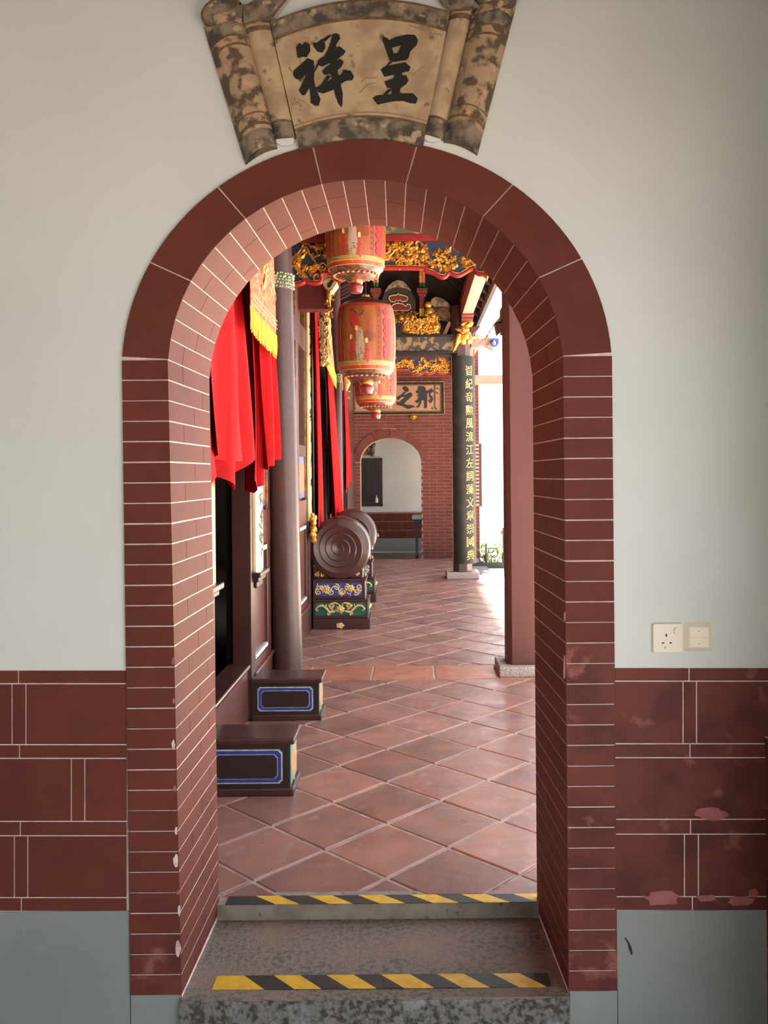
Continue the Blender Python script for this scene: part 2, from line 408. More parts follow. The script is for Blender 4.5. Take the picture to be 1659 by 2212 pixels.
G = 0.0021   # half joint width
def brick(p4, n4, h, material, parent, name='brick'):
    """thin piece: 4 surface corners lifted by h along each normal; sides sink below"""
    mb = MB(); p4 = [Vector(p) for p in p4]; n4 = [Vector(q) for q in n4]
    mb.hexa([p - q * 0.004 for p, q in zip(p4, n4)], [p + q * h for p, q in zip(p4, n4)])
    o = link(name, mb, material, parent); flipfix(o); return o

NCOURSE = 31
zs = [lerp(ZBOT, ZSP, i / NCOURSE) for i in range(NCOURSE + 1)]
rng = random.Random(3)
CUTS = [[0.32], [0.57], [0.80]]
for side in (-1, 1):
    for i in range(NCOURSE):
        z0, z1 = zs[i] + G * rng.uniform(.7, 1.2), zs[i + 1] - G * rng.uniform(.7, 1.2)
        dz = rng.uniform(-.0015, .0015)
        q = [(jx('in', side, z0), YF - .003, z0), (jx('out', side, z0), YF - .003, z0), (jx('out', side, z1), YF - .003, z1 + dz * .3), (jx('in', side, z1), YF - .003, z1)]
        brick(q, [(0, -1, 0)] * 4, 0.0035, 'brick_worn' if (side > 0 and i < 17) or i < 3 else 'brick_red', wall_front)
        ts = [0.0] + CUTS[i % 3] + [1.0]
        for k in range(len(ts) - 1):
            t0 = ts[k] + (0.004 if k else 0.0); t1 = ts[k + 1] - (0.004 if k < len(ts) - 2 else 0.0)
            def pt(t, z): 
                ysoft = lerp(YF - .006, YB, t)
                return (lerp(jx('in', side, z), jx('back', side, z), t) - side * -.003, ysoft, z)
            q = [pt(t0, z0), pt(t1, z0), pt(t1, z1), pt(t0, z1)]
            brick(q, [(-side, 0, 0)] * 4, 0.003, 'brick_red', wall_front)
# voussoirs on the face
NV = 7
for i in range(NV):
    p0 = lerp(PI - PH0, PH0, i / NV) - 0.0032; p1 = lerp(PI - PH0, PH0, (i + 1) / NV) + 0.0032
    mb = MB(); k = 8; vs = []
    for j in range(k + 1):
        ph = lerp(p0, p1, j / k)
        for kind in ('in', 'out'):
            x, z = ax(kind, ph)
            for y in (YF - 0.0065, YF + 0.001): vs.append((x, y, z))
    fs = []
    for j in range(k):
        b = j * 4; c = b + 4
        fs += [(b, b + 2, c + 2, c), (b + 1, c + 1, c + 3, b + 3), (b, c, c + 1, b + 1), (b + 2, b + 3, c + 3, c + 2)]
    fs += [(0, 1, 3, 2), (k * 4, k * 4 + 2, k * 4 + 3, k * 4 + 1)]
    mb.add(vs, fs); o = link('voussoir', mb, 'brick_red', wall_front); flipfix(o)
# soffit bricks
NS = 28
for i in range(NS):
    p0 = lerp(PI - PH0, PH0, i / NS) - 0.0028; p1 = lerp(PI - PH0, PH0, (i + 1) / NS) + 0.0028
    ts = [0.0] + ([[0.3], [0.55], [0.82], [0.42]][i % 4]) + [1.0]
    for k in range(len(ts) - 1):
        t0 = ts[k] + (0.004 if k else 0.0); t1 = ts[k + 1] - (0.004 if k < len(ts) - 2 else 0.0)
        def pt(t, ph):
            xa, za = ax('in', ph); xb, zb = ax('back', ph)
            return (lerp(xa, xb, t) + .003 * math.cos(ph), lerp(YF - .006, YB, t), lerp(za, zb, t) + .003 * math.sin(ph))
        q = [pt(t0, p0), pt(t1, p0), pt(t1, p1), pt(t0, p1)]
        nn = [(-math.cos(p), 0, -math.sin(p)) for p in (p0, p0, p1, p1)]
        brick(q, nn, 0.003, 'brick_red', wall_front)

# flaking paint along the left arris
for px, py, w_, h_ in ((376, 1427, 7, 16), (376, 1608, 9, 24), (379, 1700, 7, 14), (382, 1792, 6, 20), (381, 1858, 11, 32), (386, 1925, 6, 14), (388, 1963, 7, 28), (386, 2047, 13, 40), (377, 1512, 6, 16), (1218, 1440, 5, 60), (1219, 1330, 5, 26)):
    mb = MB(); pts = []
    for k in range(9):
        a = 2 * PI * k / 9; rr = rng.uniform(.7, 1.15)
        pts.append(W(px + w_ * .5 * rr * math.cos(a), py + h_ * .5 * rr * math.sin(a), 0.0068))
    mb.prism(pts, (0, -0.0008, 0)); o = link('paint_chip', mb, 'chip' if px < 1000 and h_ > 15 and py > 1550 else 'patch', wall_front); flipfix(o)

# dado pieces
def dado(xa, xb, ya, yb, m='brick_red'):
    g = 1.6
    q = [W(xa + g, yb - g), W(xb - g, yb - g), W(xb - g, ya + g), W(xa + g, ya + g)]
    brick(q, [(0, -1, 0)] * 4, 0.004, m, wall_front, 'dado_tile')
def dado_side(x_in, x_out, ys, strip_j, row_j, m):
    """ys: 8 band edges; strips and tall rows alternate"""
    mb = MB(); q = [W(x_in, ys[-1] - 1), W(x_out, ys[-1] - 1), W(x_out, ys[0] + 1), W(x_in, ys[0] + 1)]
    mb.prism(q, (0, -0.0015, 0)); o = link('joint_bed', mb, 'joint', wall_front); flipfix(o)
    for i in range(7):
        js = strip_j[i // 2] if i % 2 == 0 else row_j[i // 2]
        xs = sorted([x_in, x_out] + list(js))
        for a, b in zip(xs[:-1], xs[1:]): dado(a, b, ys[i], ys[i + 1], m)
YLs = [1447, 1476.5, 1608, 1637.5, 1773.5, 1804.5, 1938, 1967.5]
dado_side(275.5, -640, YLs, [[41, -220, -480], [43, -220, -480], [45, -220, -480], [47, -220, -480]],
          [[27, 57, -235, -205, -490, -460], [155, 184, -105, -75, -365, -335], [32, 61, -230, -200, -490, -460]], 'brick_red')
YRs = [1441.5, 1471, 1606, 1636, 1769, 1801, 1936, 1966]
dado_side(1326.5, 1700, YRs, [[1488], [1490], [1491], [1495]], [[1475, 1504], [], [1478, 1508]], 'brick_worn')
# worn patches on the dado of the other side
for (cx, cy, w_, h_) in ((1535, 1757, 72, 30), (1430, 1940, 84, 34), (1525, 1938, 46, 16), (1600, 1945, 60, 22), (1625, 1928, 26, 20)):
    pts = []
    for k in range(17):
        q = rng.uniform(.72, 1.1); pts.append(W(cx + w_ * .5 * q * math.cos(2 * PI * k / 17), cy + h_ * .5 * q * math.sin(2 * PI * k / 17), 0.0034))
    mb = MB(); mb.prism(pts, (0, -0.0012 - .00015 * (cx % 7), 0)); o = link('worn_patch', mb, 'patch', wall_front); flipfix(o)

# grey plinth below the dado and the jambs
mb = MB()
for xa, xb, zt in ((XL, jx('out', -1, ZBOT), W(100, 1968).z), (jx('out', -1, ZBOT) - .002, jx('in', -1, ZBOT) - .004, ZBOT), (jx('out', 1, ZBOT), XR, W(1500, 1966).z), (jx('in', 1, ZBOT) + .004, jx('out', 1, ZBOT) + .002, ZBOT)):
    mb.box(xa, xb, YF - 0.0025, YF + 0.02, ROOM_FLOOR - .02, zt)
struct('baseboard_front', mb, 'plinth', origin=(0, YF, ROOM_FLOOR))
# black scuff
mb = MB()
fm = lambda u, v, h: W(u, v, 0.0026 + h)
mb.stroke([(1350, 2025), (1357, 2036), (1361, 2048), (1364, 2060)], [3, 4, 7, 4], fm, 0.0006)
tag(link('scuff_mark', mb, 'stain_black'), 'curved black scuff on the grey painted plinth', 'mark')

# room shell
mb = MB(); mb.box(XL - .1, XR, -3.2, YB, ROOM_FLOOR - .08, ROOM_FLOOR)
struct('floor_room', mb, 'granite_pale')
mb = MB(); mb.box(XL - .1, XR, -2.6, YB, 3.3, 3.4)
struct('ceiling_room', mb, 'dark_wood')
mb = MB(); mb.box(XL, -1.6, -2.6, -2.45, ROOM_FLOOR, 3.3); mb.box(-.7, 1.04, -2.6, -2.45, ROOM_FLOOR, 3.3); mb.box(-1.61, -.69, -2.6, -2.45, 2.0, 3.3)
struct('wall_behind', mb, 'plaster')
mb = MB(); mb.box(1.035, 1.16, 1.85, YF + .01, ROOM_FLOOR, 3.35); mb.box(1.035, 1.16, -2.6, -.9, ROOM_FLOOR, 3.35); mb.box(1.035, 1.16, -.91, 1.86, 2.2, 3.35)
wr = struct('wall_right', mb, 'plaster')
mb = MB(); mb.box(XL - .12, XL, -2.6, YF, ROOM_FLOOR, 3.35)
struct('wall_left', mb, 'plaster')
# red dado return on the side wall with slanting joints
zt = W(1640, 1590).z
mb = MB(); mb.box(0.998, 1.036, 1.85, YF - .001, ROOM_FLOOR, zt)
bb = struct('baseboard_right', mb, 'joint')
zz = zt; hts = [0.20, 0.20, 0.20, 0.22, 0.2]
for k, h_ in enumerate(hts):
    z1 = zz - 0.002; z0 = max(zz - h_ + .002, ROOM_FLOOR); zz -= h_
    if z1 <= ROOM_FLOOR + .03: break
    for y0 in (1.85, 2.13):
        y1 = min(y0 + .277, YF - .002)
        m2 = MB(); m2.box(0.994, 1.0, y0, y1, z0, z1); link('dado_tile', m2, 'brick_worn' , bb)

# ------------------------------------------------------------------ threshold stone + hazard tapes
mb = MB()
zf, zb2 = -0.047, -0.052
pts = []
nx, ny = 24, 8
def stone(u, v):
    x = lerp(-0.668, 0.437, u); y = lerp(YF - 0.012, 2.862, v)
    return (x, y, lerp(zf, zb2, v) - 0.006 * math.sin(PI * u) * math.sin(PI * min(1, v * 1.2)))
mb.sheet(stone, nx, ny, (0, 0, -0.19))
ts = thing('threshold_stone', 'worn granite threshold stone across the foot of the arched doorway', 'threshold', (-.11, 2.6, -.24))
o = link('slab', mb, 'granite', ts); flipfix(o)
mb = MB()
def sface(u, v):
    jag = 0.004 * math.sin(u * 61) + 0.003 * math.sin(u * 143 + v * 20)
    return (lerp(-0.668 + jag, 0.437 + jag, u), YF - 0.014 - 0.003 * math.sin(u * 90) * (1 - v), lerp(-0.245, -0.0525 + jag * .5, v))
mb.sheet(sface, 60, 6, (0, .006, 0)); o = link('riser_face', mb, 'granite_face', ts); flipfix(o)

def hazard_tape(label, xa, xb, ya, yb, z, first_black, wob):
    t = thing('hazard_tape', label, 'tape', ((xa + xb) / 2, (ya + yb) / 2, z), 'striped tapes on the doorway steps')
    n = 12; wdt = (xb - xa) / n; sh = wdt * .85; x = xa; k = 0
    edges = [xa] + [xa + wdt * (i + .0) + rng.uniform(-.006, .006) for i in range(1, n)] + [xb]
    for i in range(n):
        x0, x1 = edges[i], edges[i + 1]
        def sk(x): return max(xa, min(xb, x))
        q = [(sk(x0 + (sh if i else 0)), ya, z), (sk(x1 + (sh if i < n - 1 else 0)), ya, z), (x1, yb, z), (x0, yb, z)]
        m2 = MB(); m2.prism(q, (0, 0, 0.0016)); o = link('stripe', m2, 'tape_black' if (i % 2 == 0) == first_black else 'tape_yellow', t); flipfix(o)
    return t
def stone_z(x, y): return stone((x + .668) / 1.105, (y - YF + .012) / (2.862 - YF + .012))[2]
hazard_tape('yellow and black hazard tape along the front edge of the granite threshold', -.588, .392, 2.455, 2.522, -0.0485, False, 0)
hazard_tape('yellow and black hazard tape along the tiled floor edge behind the granite', -.632, .418, 2.842, 2.898, 0.0015, True, 0)

# ------------------------------------------------------------------ painted scroll plaque above the arch
sp = thing('scroll_plaque', 'weathered plaster scroll plaque with two black characters above the arch', 'plaque', W(790, 330))
def Wc(off): return lambda u, v, h: W(u, v, off + h)
# centre sheet (curved top and bottom), gently domed
def centre(u, v):
    # u: 0 left..1 right, v: 0 bottom..1 top
    bl, br, tl, tr = (648, 329), (913, 321), (585, 53), (972, 31)
    bx = lerp(bl[0], br[0], u); by = lerp(bl[1], br[1], u) - 4 * 22 * u * (1 - u)
    tx = lerp(tl[0], tr[0], u); ty = lerp(tl[1], tr[1], u) - 4 * 38 * u * (1 - u)
    return lerp(bx, tx, v), lerp(by, ty, v)
def csheet(u0, u1, v0, v1, off, nu=16, nv=8):
    mb = MB()
    mb.sheet(lambda u, v: W(*centre(lerp(u0, u1, u), lerp(v0, v1, v)), off), nu, nv, (0, off + .002, 0)); return mb
o = link('panel', csheet(0, 1, 0, 1, 0.012), 'scroll', sp, smooth=40); flipfix(o)
o = link('border', csheet(0, 1, 0, 0.155, 0.0135), 'scroll_dirty', sp); flipfix(o)
o = link('border', csheet(0, 1, 0.865, 1.0, 0.0135), 'scroll_dirty', sp); flipfix(o)
for v0, v1, m_ in ((0.15, 0.165, 'brown_line'), (0.185, 0.192, 'faint_line'), (0.855, 0.872, 'brown_line'), (0.985, 1.0, 'brown_line')):
    o = link('border_line', csheet(0, 1, v0, v1, 0.0142), m_, sp); flipfix(o)
# rollers and fold strips: half-round bars between an upper and a lower chord
def bar(tl, tr, bl, br, off, relief, nu=10, nv=10, bend=0, v0=0.0, v1=1.0):
    mb = MB()
    def fn(u, v):
        v = lerp(v0, v1, v)
        x0, y0 = lerp(bl[0], tl[0], v), lerp(bl[1], tl[1], v); x1, y1 = lerp(br[0], tr[0], v), lerp(br[1], tr[1], v)
        p = W(lerp(x0, x1, u), lerp(y0, y1, u) + bend * 4 * u * (1 - u), off + relief * math.sin(PI * u) ** .7)
        return p
    A = [[fn(i / nu, j / nv) for i in range(nu + 1)] for j in range(nv + 1)]
    vs = [p for row in A for p in row] + [Vector((p.x, YF + .002, p.z)) for row in A for p in row]
    n = (nu + 1) * (nv + 1); Wd = nu + 1; fs = []
    for j in range(nv):
        for i in range(nu): a = j * Wd + i; fs.append((a, a + 1, a + Wd + 1, a + Wd))
    for i in range(nu): fs.append((i + 1, i, n + i, n + i + 1)); k = nv * Wd + i; fs.append((k, k + 1, n + k + 1, n + k))
    for j in range(nv): k = j * Wd; fs.append((k, k + Wd, n + k + Wd, n + k)); k += nu; fs.append((k + Wd, k, n + k, n + k + Wd))
    mb.add(vs, fs); return mb
LR = ((441, 62), (527, 38), (531, 357), (600, 322))       # roller beside the left margin
RR = ((1021, 26), (1113, 20), (958, 309), (1031, 337))
LS = ((527, 62), (586, 52), (596, 304), (640, 300))
RS = ((972, 30), (1020, 28), (914, 292), (957, 305))
for (tl, tr, bl, br), up, nm in ((LR, -1, 'roller'), (RR, 1, 'roller')):
    o = link(nm, bar(tl, tr, bl, br, 0.006, 0.034, bend=-6), 'scroll_roller', sp, smooth=60); flipfix(o)
    for v0, v1, m_ in ((0.0, 0.14, 'scroll_dirty'), (0.17, 0.19, 'brown_line'), (0.255, 0.265, 'brown_line'), (0.76, 0.775, 'brown_line'), (0.825, 0.84, 'brown_line'), (0.84, 0.93, 'scroll_dirty')):
        o = link('painted_band', bar(tl, tr, bl, br, 0.0068, 0.0345, bend=-6, nv=1, v0=v0, v1=v1), m_, sp, smooth=60); flipfix(o)
for (tl, tr, bl, br) in (LS, RS):
    o = link('fold', bar(tl, tr, bl, br, 0.005, 0.018), 'scroll', sp, smooth=60); flipfix(o)
    for v0, v1, m_ in ((0.0, 0.13, 'scroll_dirty'), (0.13, 0.15, 'brown_line'), (0.93, 0.97, 'brown_line')):
        o = link('painted_band', bar(tl, tr, bl, br, 0.0062, 0.0185, nv=1, v0=v0, v1=v1), m_, sp, smooth=60); flipfix(o)
# rolled ends at the top
for cx, cy, rx, ry, rot in ((484, 38, 46, 30, -.35), (1068, -2, 48, 32, .35)):
    mb = MB(); pts = []
    for k in range(28):
        a = 2 * PI * k / 28; ex, ey = rx * math.cos(a), ry * math.sin(a)
        pts.append(W(cx + ex * math.cos(rot) - ey * math.sin(rot), cy + ex * math.sin(rot) + ey * math.cos(rot), 0.001))
    mb.prism(pts, (0, -0.034, 0)); o = link('roll_end', mb, 'scroll_dirty', sp, bevel=0.004); flipfix(o)
    mb = MB()
    pp = []
    for k in range(30):
        a = 2 * PI * k / 29 ; r_ = 0.93
        ex, ey = rx * r_ * math.cos(a), ry * r_ * math.sin(a)
        pp.append((cx + ex * math.cos(rot) - ey * math.sin(rot), cy + ex * math.sin(rot) + ey * math.cos(rot)))
    mb.stroke(pp, 5, Wc(0.0352), 0.0008); o = link('painted_band', mb, 'brown_line', sp)
# turned-over corners
for pts, m_ in (([(527, 24), (560, 8), (624, 3), (600, 32), (584, 54), (548, 58), (530, 64)], 'scroll_dirty'), ([(936, -6), (972, 30), (1022, 28), (1022, -12), (960, -14)], 'scroll_dirty')):
    mb = MB(); mb.prism([W(x, y, 0.012) for x, y in pts], (0, -0.010, 0)); o = link('turned_corner', mb, m_, sp, bevel=0.002); flipfix(o)
for pl in ([(530, 62), (548, 57), (586, 50), (604, 28), (624, 5)], [(527, 26), (560, 9), (622, 4)], [(938, -4), (955, 18), (972, 32), (1020, 30)]):
    mb = MB(); mb.stroke(pl, 5, Wc(0.0224), 0.0008); link('painted_band', mb, 'brown_line', sp)
# white plaster gaps under the folds
for cx, cy, w_, h_ in ((617, 306, 40, 24), (935, 300, 38, 20)):
    pts = [W(cx + w_ * .5 * math.cos(2 * PI * k / 14), cy + h_ * .5 * math.sin(2 * PI * k / 14), 0.002) for k in range(14)]
    mb = MB(); mb.prism(pts, (0, -0.008, 0)); o = link('plaster_fill', mb, 'plaster', sp); flipfix(o)
# faint landscape painting
for pl in ([(628, 240), (640, 216), (656, 222), (672, 236)], [(778, 205), (795, 186), (812, 184)], [(780, 182), (790, 173), (815, 172)], [(890, 168), (915, 148), (930, 158)], [(640, 170), (625, 150)], [(885, 60), (920, 72), (955, 82)], [(650, 70), (690, 58)]):
    mb = MB(); mb.stroke(pl, [2.5, 3.5] + [2] * (len(pl) - 2), Wc(0.0124), 0.0006); link('painted_hill', mb, 'faint_line', sp)
for bx, by in ((1001, 254), (1019, 263), (1036, 271), (560, 275), (575, 268)):
    mb = MB()
    for q in range(5): mb.stroke([(bx, by), (bx + 6 * math.cos(q * 1.257), by + 6 * math.sin(q * 1.257))], [1.5, 2.2], Wc(0.041), 0.001)
    link('painted_blossom', mb, 'brown_line', sp)
# the two characters
def chars(polys, org, sc, fmap, h):
    mb = MB()
    for k, pl in enumerate(polys):
        base = [fmap(org[0] + x / sc, org[1] + y / sc, 0.0) for x, y in pl]
        top = [fmap(org[0] + x / sc, org[1] + y / sc, h + k * 0.00004) for x, y in pl]
        n = len(pl); mb.add(base + top, [tuple(range(n, 2 * n))] + [(i, (i + 1) % n, n + (i + 1) % n, n + i) for i in range(n)])
    return mb
CHENG = [[(1145, 20), (1195, 40), (1215, 70), (1240, 140), (1260, 205), (1265, 290), (1215, 275), (1165, 130), (1140, 70)],
  [(1200, 65), (1290, 25), (1400, 0), (1490, 5), (1525, 60), (1510, 110), (1345, 112), (1240, 140)],
  [(1345, 105), (1510, 108), (1440, 180), (1420, 250), (1395, 275), (1285, 290), (1280, 230), (1300, 205)],
  [(1215, 275), (1255, 203), (1310, 200), (1320, 285), (1265, 295)],
  [(1120, 380), (1160, 350), (1230, 330), (1385, 300), (1440, 350), (1425, 395), (1350, 410), (1230, 440), (1160, 455)],
  [(1250, 350), (1360, 350), (1350, 450), (1330, 600), (1325, 640), (1235, 650), (1240, 560), (1265, 440)],
  [(1160, 510), (1220, 485), (1350, 440), (1395, 440), (1420, 490), (1400, 530), (1330, 580), (1190, 575)],
  [(1035, 690), (1070, 660), (1240, 645), (1330, 635), (1470, 635), (1520, 690), (1500, 745), (1440, 740), (1360, 715), (1250, 720), (1085, 755)],
  [(1225, 285), (1250, 295), (1185, 345), (1155, 365)], [(1140, 660), (1190, 600), (1240, 580), (1230, 600), (1180, 655)]]
XIANG = [[(205, 140), (240, 90), (275, 115), (305, 80), (355, 110), (360, 180), (320, 245), (275, 240), (225, 250)],
  [(175, 440), (180, 390), (210, 365), (330, 255), (395, 280), (400, 330), (310, 430), (250, 488), (200, 475)],
  [(320, 400), (410, 390), (400, 430), (345, 580), (305, 650), (270, 655), (235, 605), (260, 560), (300, 470)],
  [(340, 330), (405, 340), (400, 480), (420, 590), (470, 700), (450, 765), (415, 770), (365, 735), (360, 650), (345, 540)],
  [(390, 90), (430, 90), (480, 50), (520, 90), (520, 150), (490, 195), (440, 185), (395, 130)],
  [(480, 60), (570, 0), (585, 10), (520, 75)],
  [(595, 0), (640, -14), (672, 0), (682, 40), (640, 105), (640, 180), (560, 285), (500, 250), (545, 170), (580, 80)],
  [(435, 290), (470, 255), (560, 210), (640, 140), (680, 130), (740, 180), (720, 215), (630, 280), (560, 310), (490, 345), (445, 330)],
  [(485, 400), (530, 350), (620, 290), (680, 262), (720, 290), (700, 340), (650, 390), (580, 420), (515, 435)],
  [(415, 575), (470, 545), (600, 475), (700, 425), (720, 380), (800, 395), (830, 450), (815, 490), (740, 500), (680, 540), (600, 600), (500, 635), (440, 620)],
  [(570, 240), (640, 260), (660, 420), (690, 540), (710, 640), (708, 740), (697, 785), (660, 740), (625, 640), (605, 540), (580, 430)],
  [(400, 400), (438, 310), (452, 322), (415, 392)], [(470, 550), (545, 435), (580, 450), (520, 535)]]
for nm, pl in (('character', XIANG), ('character', CHENG)):
    o = link(nm, chars(pl, (600, 80), 5.027, Wc(0.0125), 0.002), 'ink', sp); flipfix(o)

# ------------------------------------------------------------------ socket and switch
c = W(1440, 1377); c2 = W(1507, 1375)
def rrect(cx, cz, hw, hh, r, n=5):
    pts = []
    for sx, sz, a0 in ((1, 1, 0), (-1, 1, 90), (-1, -1, 180), (1, -1, 270)):
        for k in range(n):
            a = R(a0 + 90 * k / (n - 1)); pts.append((cx + sx * (hw - r) + r * math.cos(a), cz + sz * (hh - r) + r * math.sin(a)))
    return pts
def frustum(mb, p0, y0, p1, y1):
    n = len(p0); mb.add([(x, y0, z) for x, z in p0] + [(x, y1, z) for x, z in p1], [tuple(range(n, 2 * n)), tuple(range(n))[::-1]] + [(i, (i + 1) % n, n + (i + 1) % n, n + i) for i in range(n)])
sk = thing('wall_socket', 'cream square three-pin wall socket with stained edges beside the switch', 'socket', (c.x, YF, c.z - .043))
mb = MB(); frustum(mb, rrect(c.x, c.z, .0432, .0425, .004), YF + .001, rrect(c.x, c.z, .0405, .0400, .005), YF - .010)
o = link('plate', mb, 'cream_used', sk); flipfix(o)
mb = MB(); mb.box(c.x + .018, c.x + .029, YF - .0145, YF - .0095, c.z + .011, c.z + .029); o = link('rocker', mb, 'cream_plastic', sk, bevel=.001)
for dx, dz, w_, h_ in ((-.004, .008, .004, .0085), (-.0135, -.0135, .0065, .0035), (.0085, -.0135, .0065, .0035)):
    mb = MB(); mb.box(c.x + dx - w_ / 2, c.x + dx + w_ / 2, YF - .0104, YF - .0098, c.z + dz - h_ / 2, c.z + dz + h_ / 2); link('pin_hole', mb, 'socket_hole', sk)
sw = thing('light_switch', 'cream double light switch with a raised square frame beside the socket', 'switch', (c2.x, YF, c2.z - .043))
mb = MB(); frustum(mb, rrect(c2.x, c2.z, .0415, .0425, .003), YF + .001, rrect(c2.x, c2.z, .028, .029, .002), YF - .012)
o = link('frame', mb, 'cream_plastic', sw); flipfix(o)
for s_ in (-1, 1):
    mb = MB(); z0, z1 = sorted((c2.z + s_ * .0005, c2.z + s_ * .0275)); mb.box(c2.x - .0265, c2.x + .0265, YF - .0135, YF - .011, z0, z1)
    k = link('rocker', mb, 'cream_plastic', sw, bevel=.0008)
    mb = MB(); zc = c2.z + s_ * .018; mb.box(c2.x - .0025, c2.x + .0025, YF - .0139, YF - .0133, zc - .0006, zc + .0006); link('mark', mb, 'socket_hole', k)

# ================================================================== CORRIDOR
XW = -0.955     # face of the panelled wall
# floor bed, riser
mb = MB(); mb.box(XW - .05, 0.90, 2.85, 14.5, -0.12, -0.004)
floor = struct('floor_corridor', mb, 'grout', origin=(0, 0, 0))
mb = MB(); mb.box(-.70, .46, 2.845, 2.93, -.12, -.0005); link('step_edge', mb, 'concrete', floor)

def clip(poly, axis, val, keep_less):
    out = []
    for i in range(len(poly)):
        a, b = poly[i], poly[(i + 1) % len(poly)]
        ia = (a[axis] <= val) == keep_less or a[axis] == val; ib = (b[axis] <= val) == keep_less or b[axis] == val
        if ia: out.append(a)
        if ia != ib:
            t = (val - a[axis]) / (b[axis] - a[axis]); out.append((lerp(a[0], b[0], t), lerp(a[1], b[1], t)))
    return out
def area(p): return abs(sum(p[i][0] * p[(i + 1) % len(p)][1] - p[(i + 1) % len(p)][0] * p[i][1] for i in range(len(p)))) / 2
def tile_field(x0, x1, y0, y1, ox, oy, diag, g, skew):
    h = diag / 2
    i0 = int((y0 - oy) / h) - 2; i1 = int((y1 - oy) / h) + 3
    for j in range(i0, i1):
        for i in range(int((x0 - ox) / diag) - 3, int((x1 - ox) / diag) + 4):
            ru = i * diag + (h if j % 2 else 0); rv = j * h
            ca, sa = math.cos(skew), math.sin(skew)
            cx = ox + ru * ca - rv * sa; cy = oy + ru * sa + rv * ca
            q = h - g * 1.41 + rng.uniform(-.002, .002)
            poly = [(cx + a_ * ca - b_ * sa, cy + a_ * sa + b_ * ca) for a_, b_ in ((-q, 0), (0, -q), (q, 0), (0, q))]
            for ax_, v_, k_ in ((0, x0, False), (0, x1, True), (1, y0, False), (1, y1, True)):
                poly = clip(poly, ax_, v_, k_)
                if len(poly) < 3: break
            if len(poly) < 3 or area(poly) < 0.0015: continue
            dz = rng.uniform(-.0012, .0012); tl = rng.uniform(-.006, .006), rng.uniform(-.006, .006)
            mb = MB()
            top = [(x, y, dz + (x - cx) * tl[0] + (y - cy) * tl[1]) for x, y in poly]
            n = len(poly)
            ins = [(lerp(cx, x, .965), lerp(cy, y, .965), z + .0) for (x, y, z) in top]
            mb.add([(x, y, -.02) for x, y in poly] + [(x, y, z - .0035) for x, y, z in top] + ins,
                   [(i2, (i2 + 1) % n, n + (i2 + 1) % n, n + i2) for i2 in range(n)] + [(n + i2, n + (i2 + 1) % n, 2 * n + (i2 + 1) % n, 2 * n + i2) for i2 in range(n)] + [tuple(range(2 * n, 3 * n))])
            o = link('floor_tile', mb, 'tile', floor); flipfix(o)
tile_field(XW, .895, 2.90, 5.94, -0.106 , 3.26, 0.472, 0.0055, R(1.6))
tile_field(XW, .895, 6.395, 14.46, -0.05, 6.7, 0.472, 0.005, R(1.6))
# border row between the columns
xs = [XW] + [-0.29 - .447, -0.29, 0.157, 0.604] 
for a, b in zip(xs, xs[1:] + [.895]):
    mb = MB(); mb.box(a + .006, b - .006, 5.953, 6.383, -.02, 0.001); o = link('border_tile', mb, 'tile_orange', floor, bevel=.004)
# kerb and court
kb = MB(); kb.box(.90, 1.16, 2.86, 14.9, -.13, -.006); kerb = struct('trim_1', kb, 'joint')
yy = 2.9
while yy < 14.8:
    mb = MB(); y1 = yy + rng.uniform(.9, 1.2); mb.box(.903, 1.157, yy + .004, min(y1, 14.88) - .004, -.05, -0.001); link('kerb_stone', mb, 'kerb', kerb, bevel=.004); yy = y1
mb = MB(); mb.box(1.16, 40, 2.7, 60, -.3, -.04); struct('ground_court', mb, 'court_stone')
mb = MB(); mb.box(1.16, 40, -12, 2.7, -.4, -.27); struct('ground_side_unseen', mb, 'low_bounce_ground')  # out of view, split from the court to bounce less light
mb = MB(); mb.box(-30, XR, -40, -3.2, -.5, ROOM_FLOOR - .02); struct('ground_yard', mb, 'court_stone')

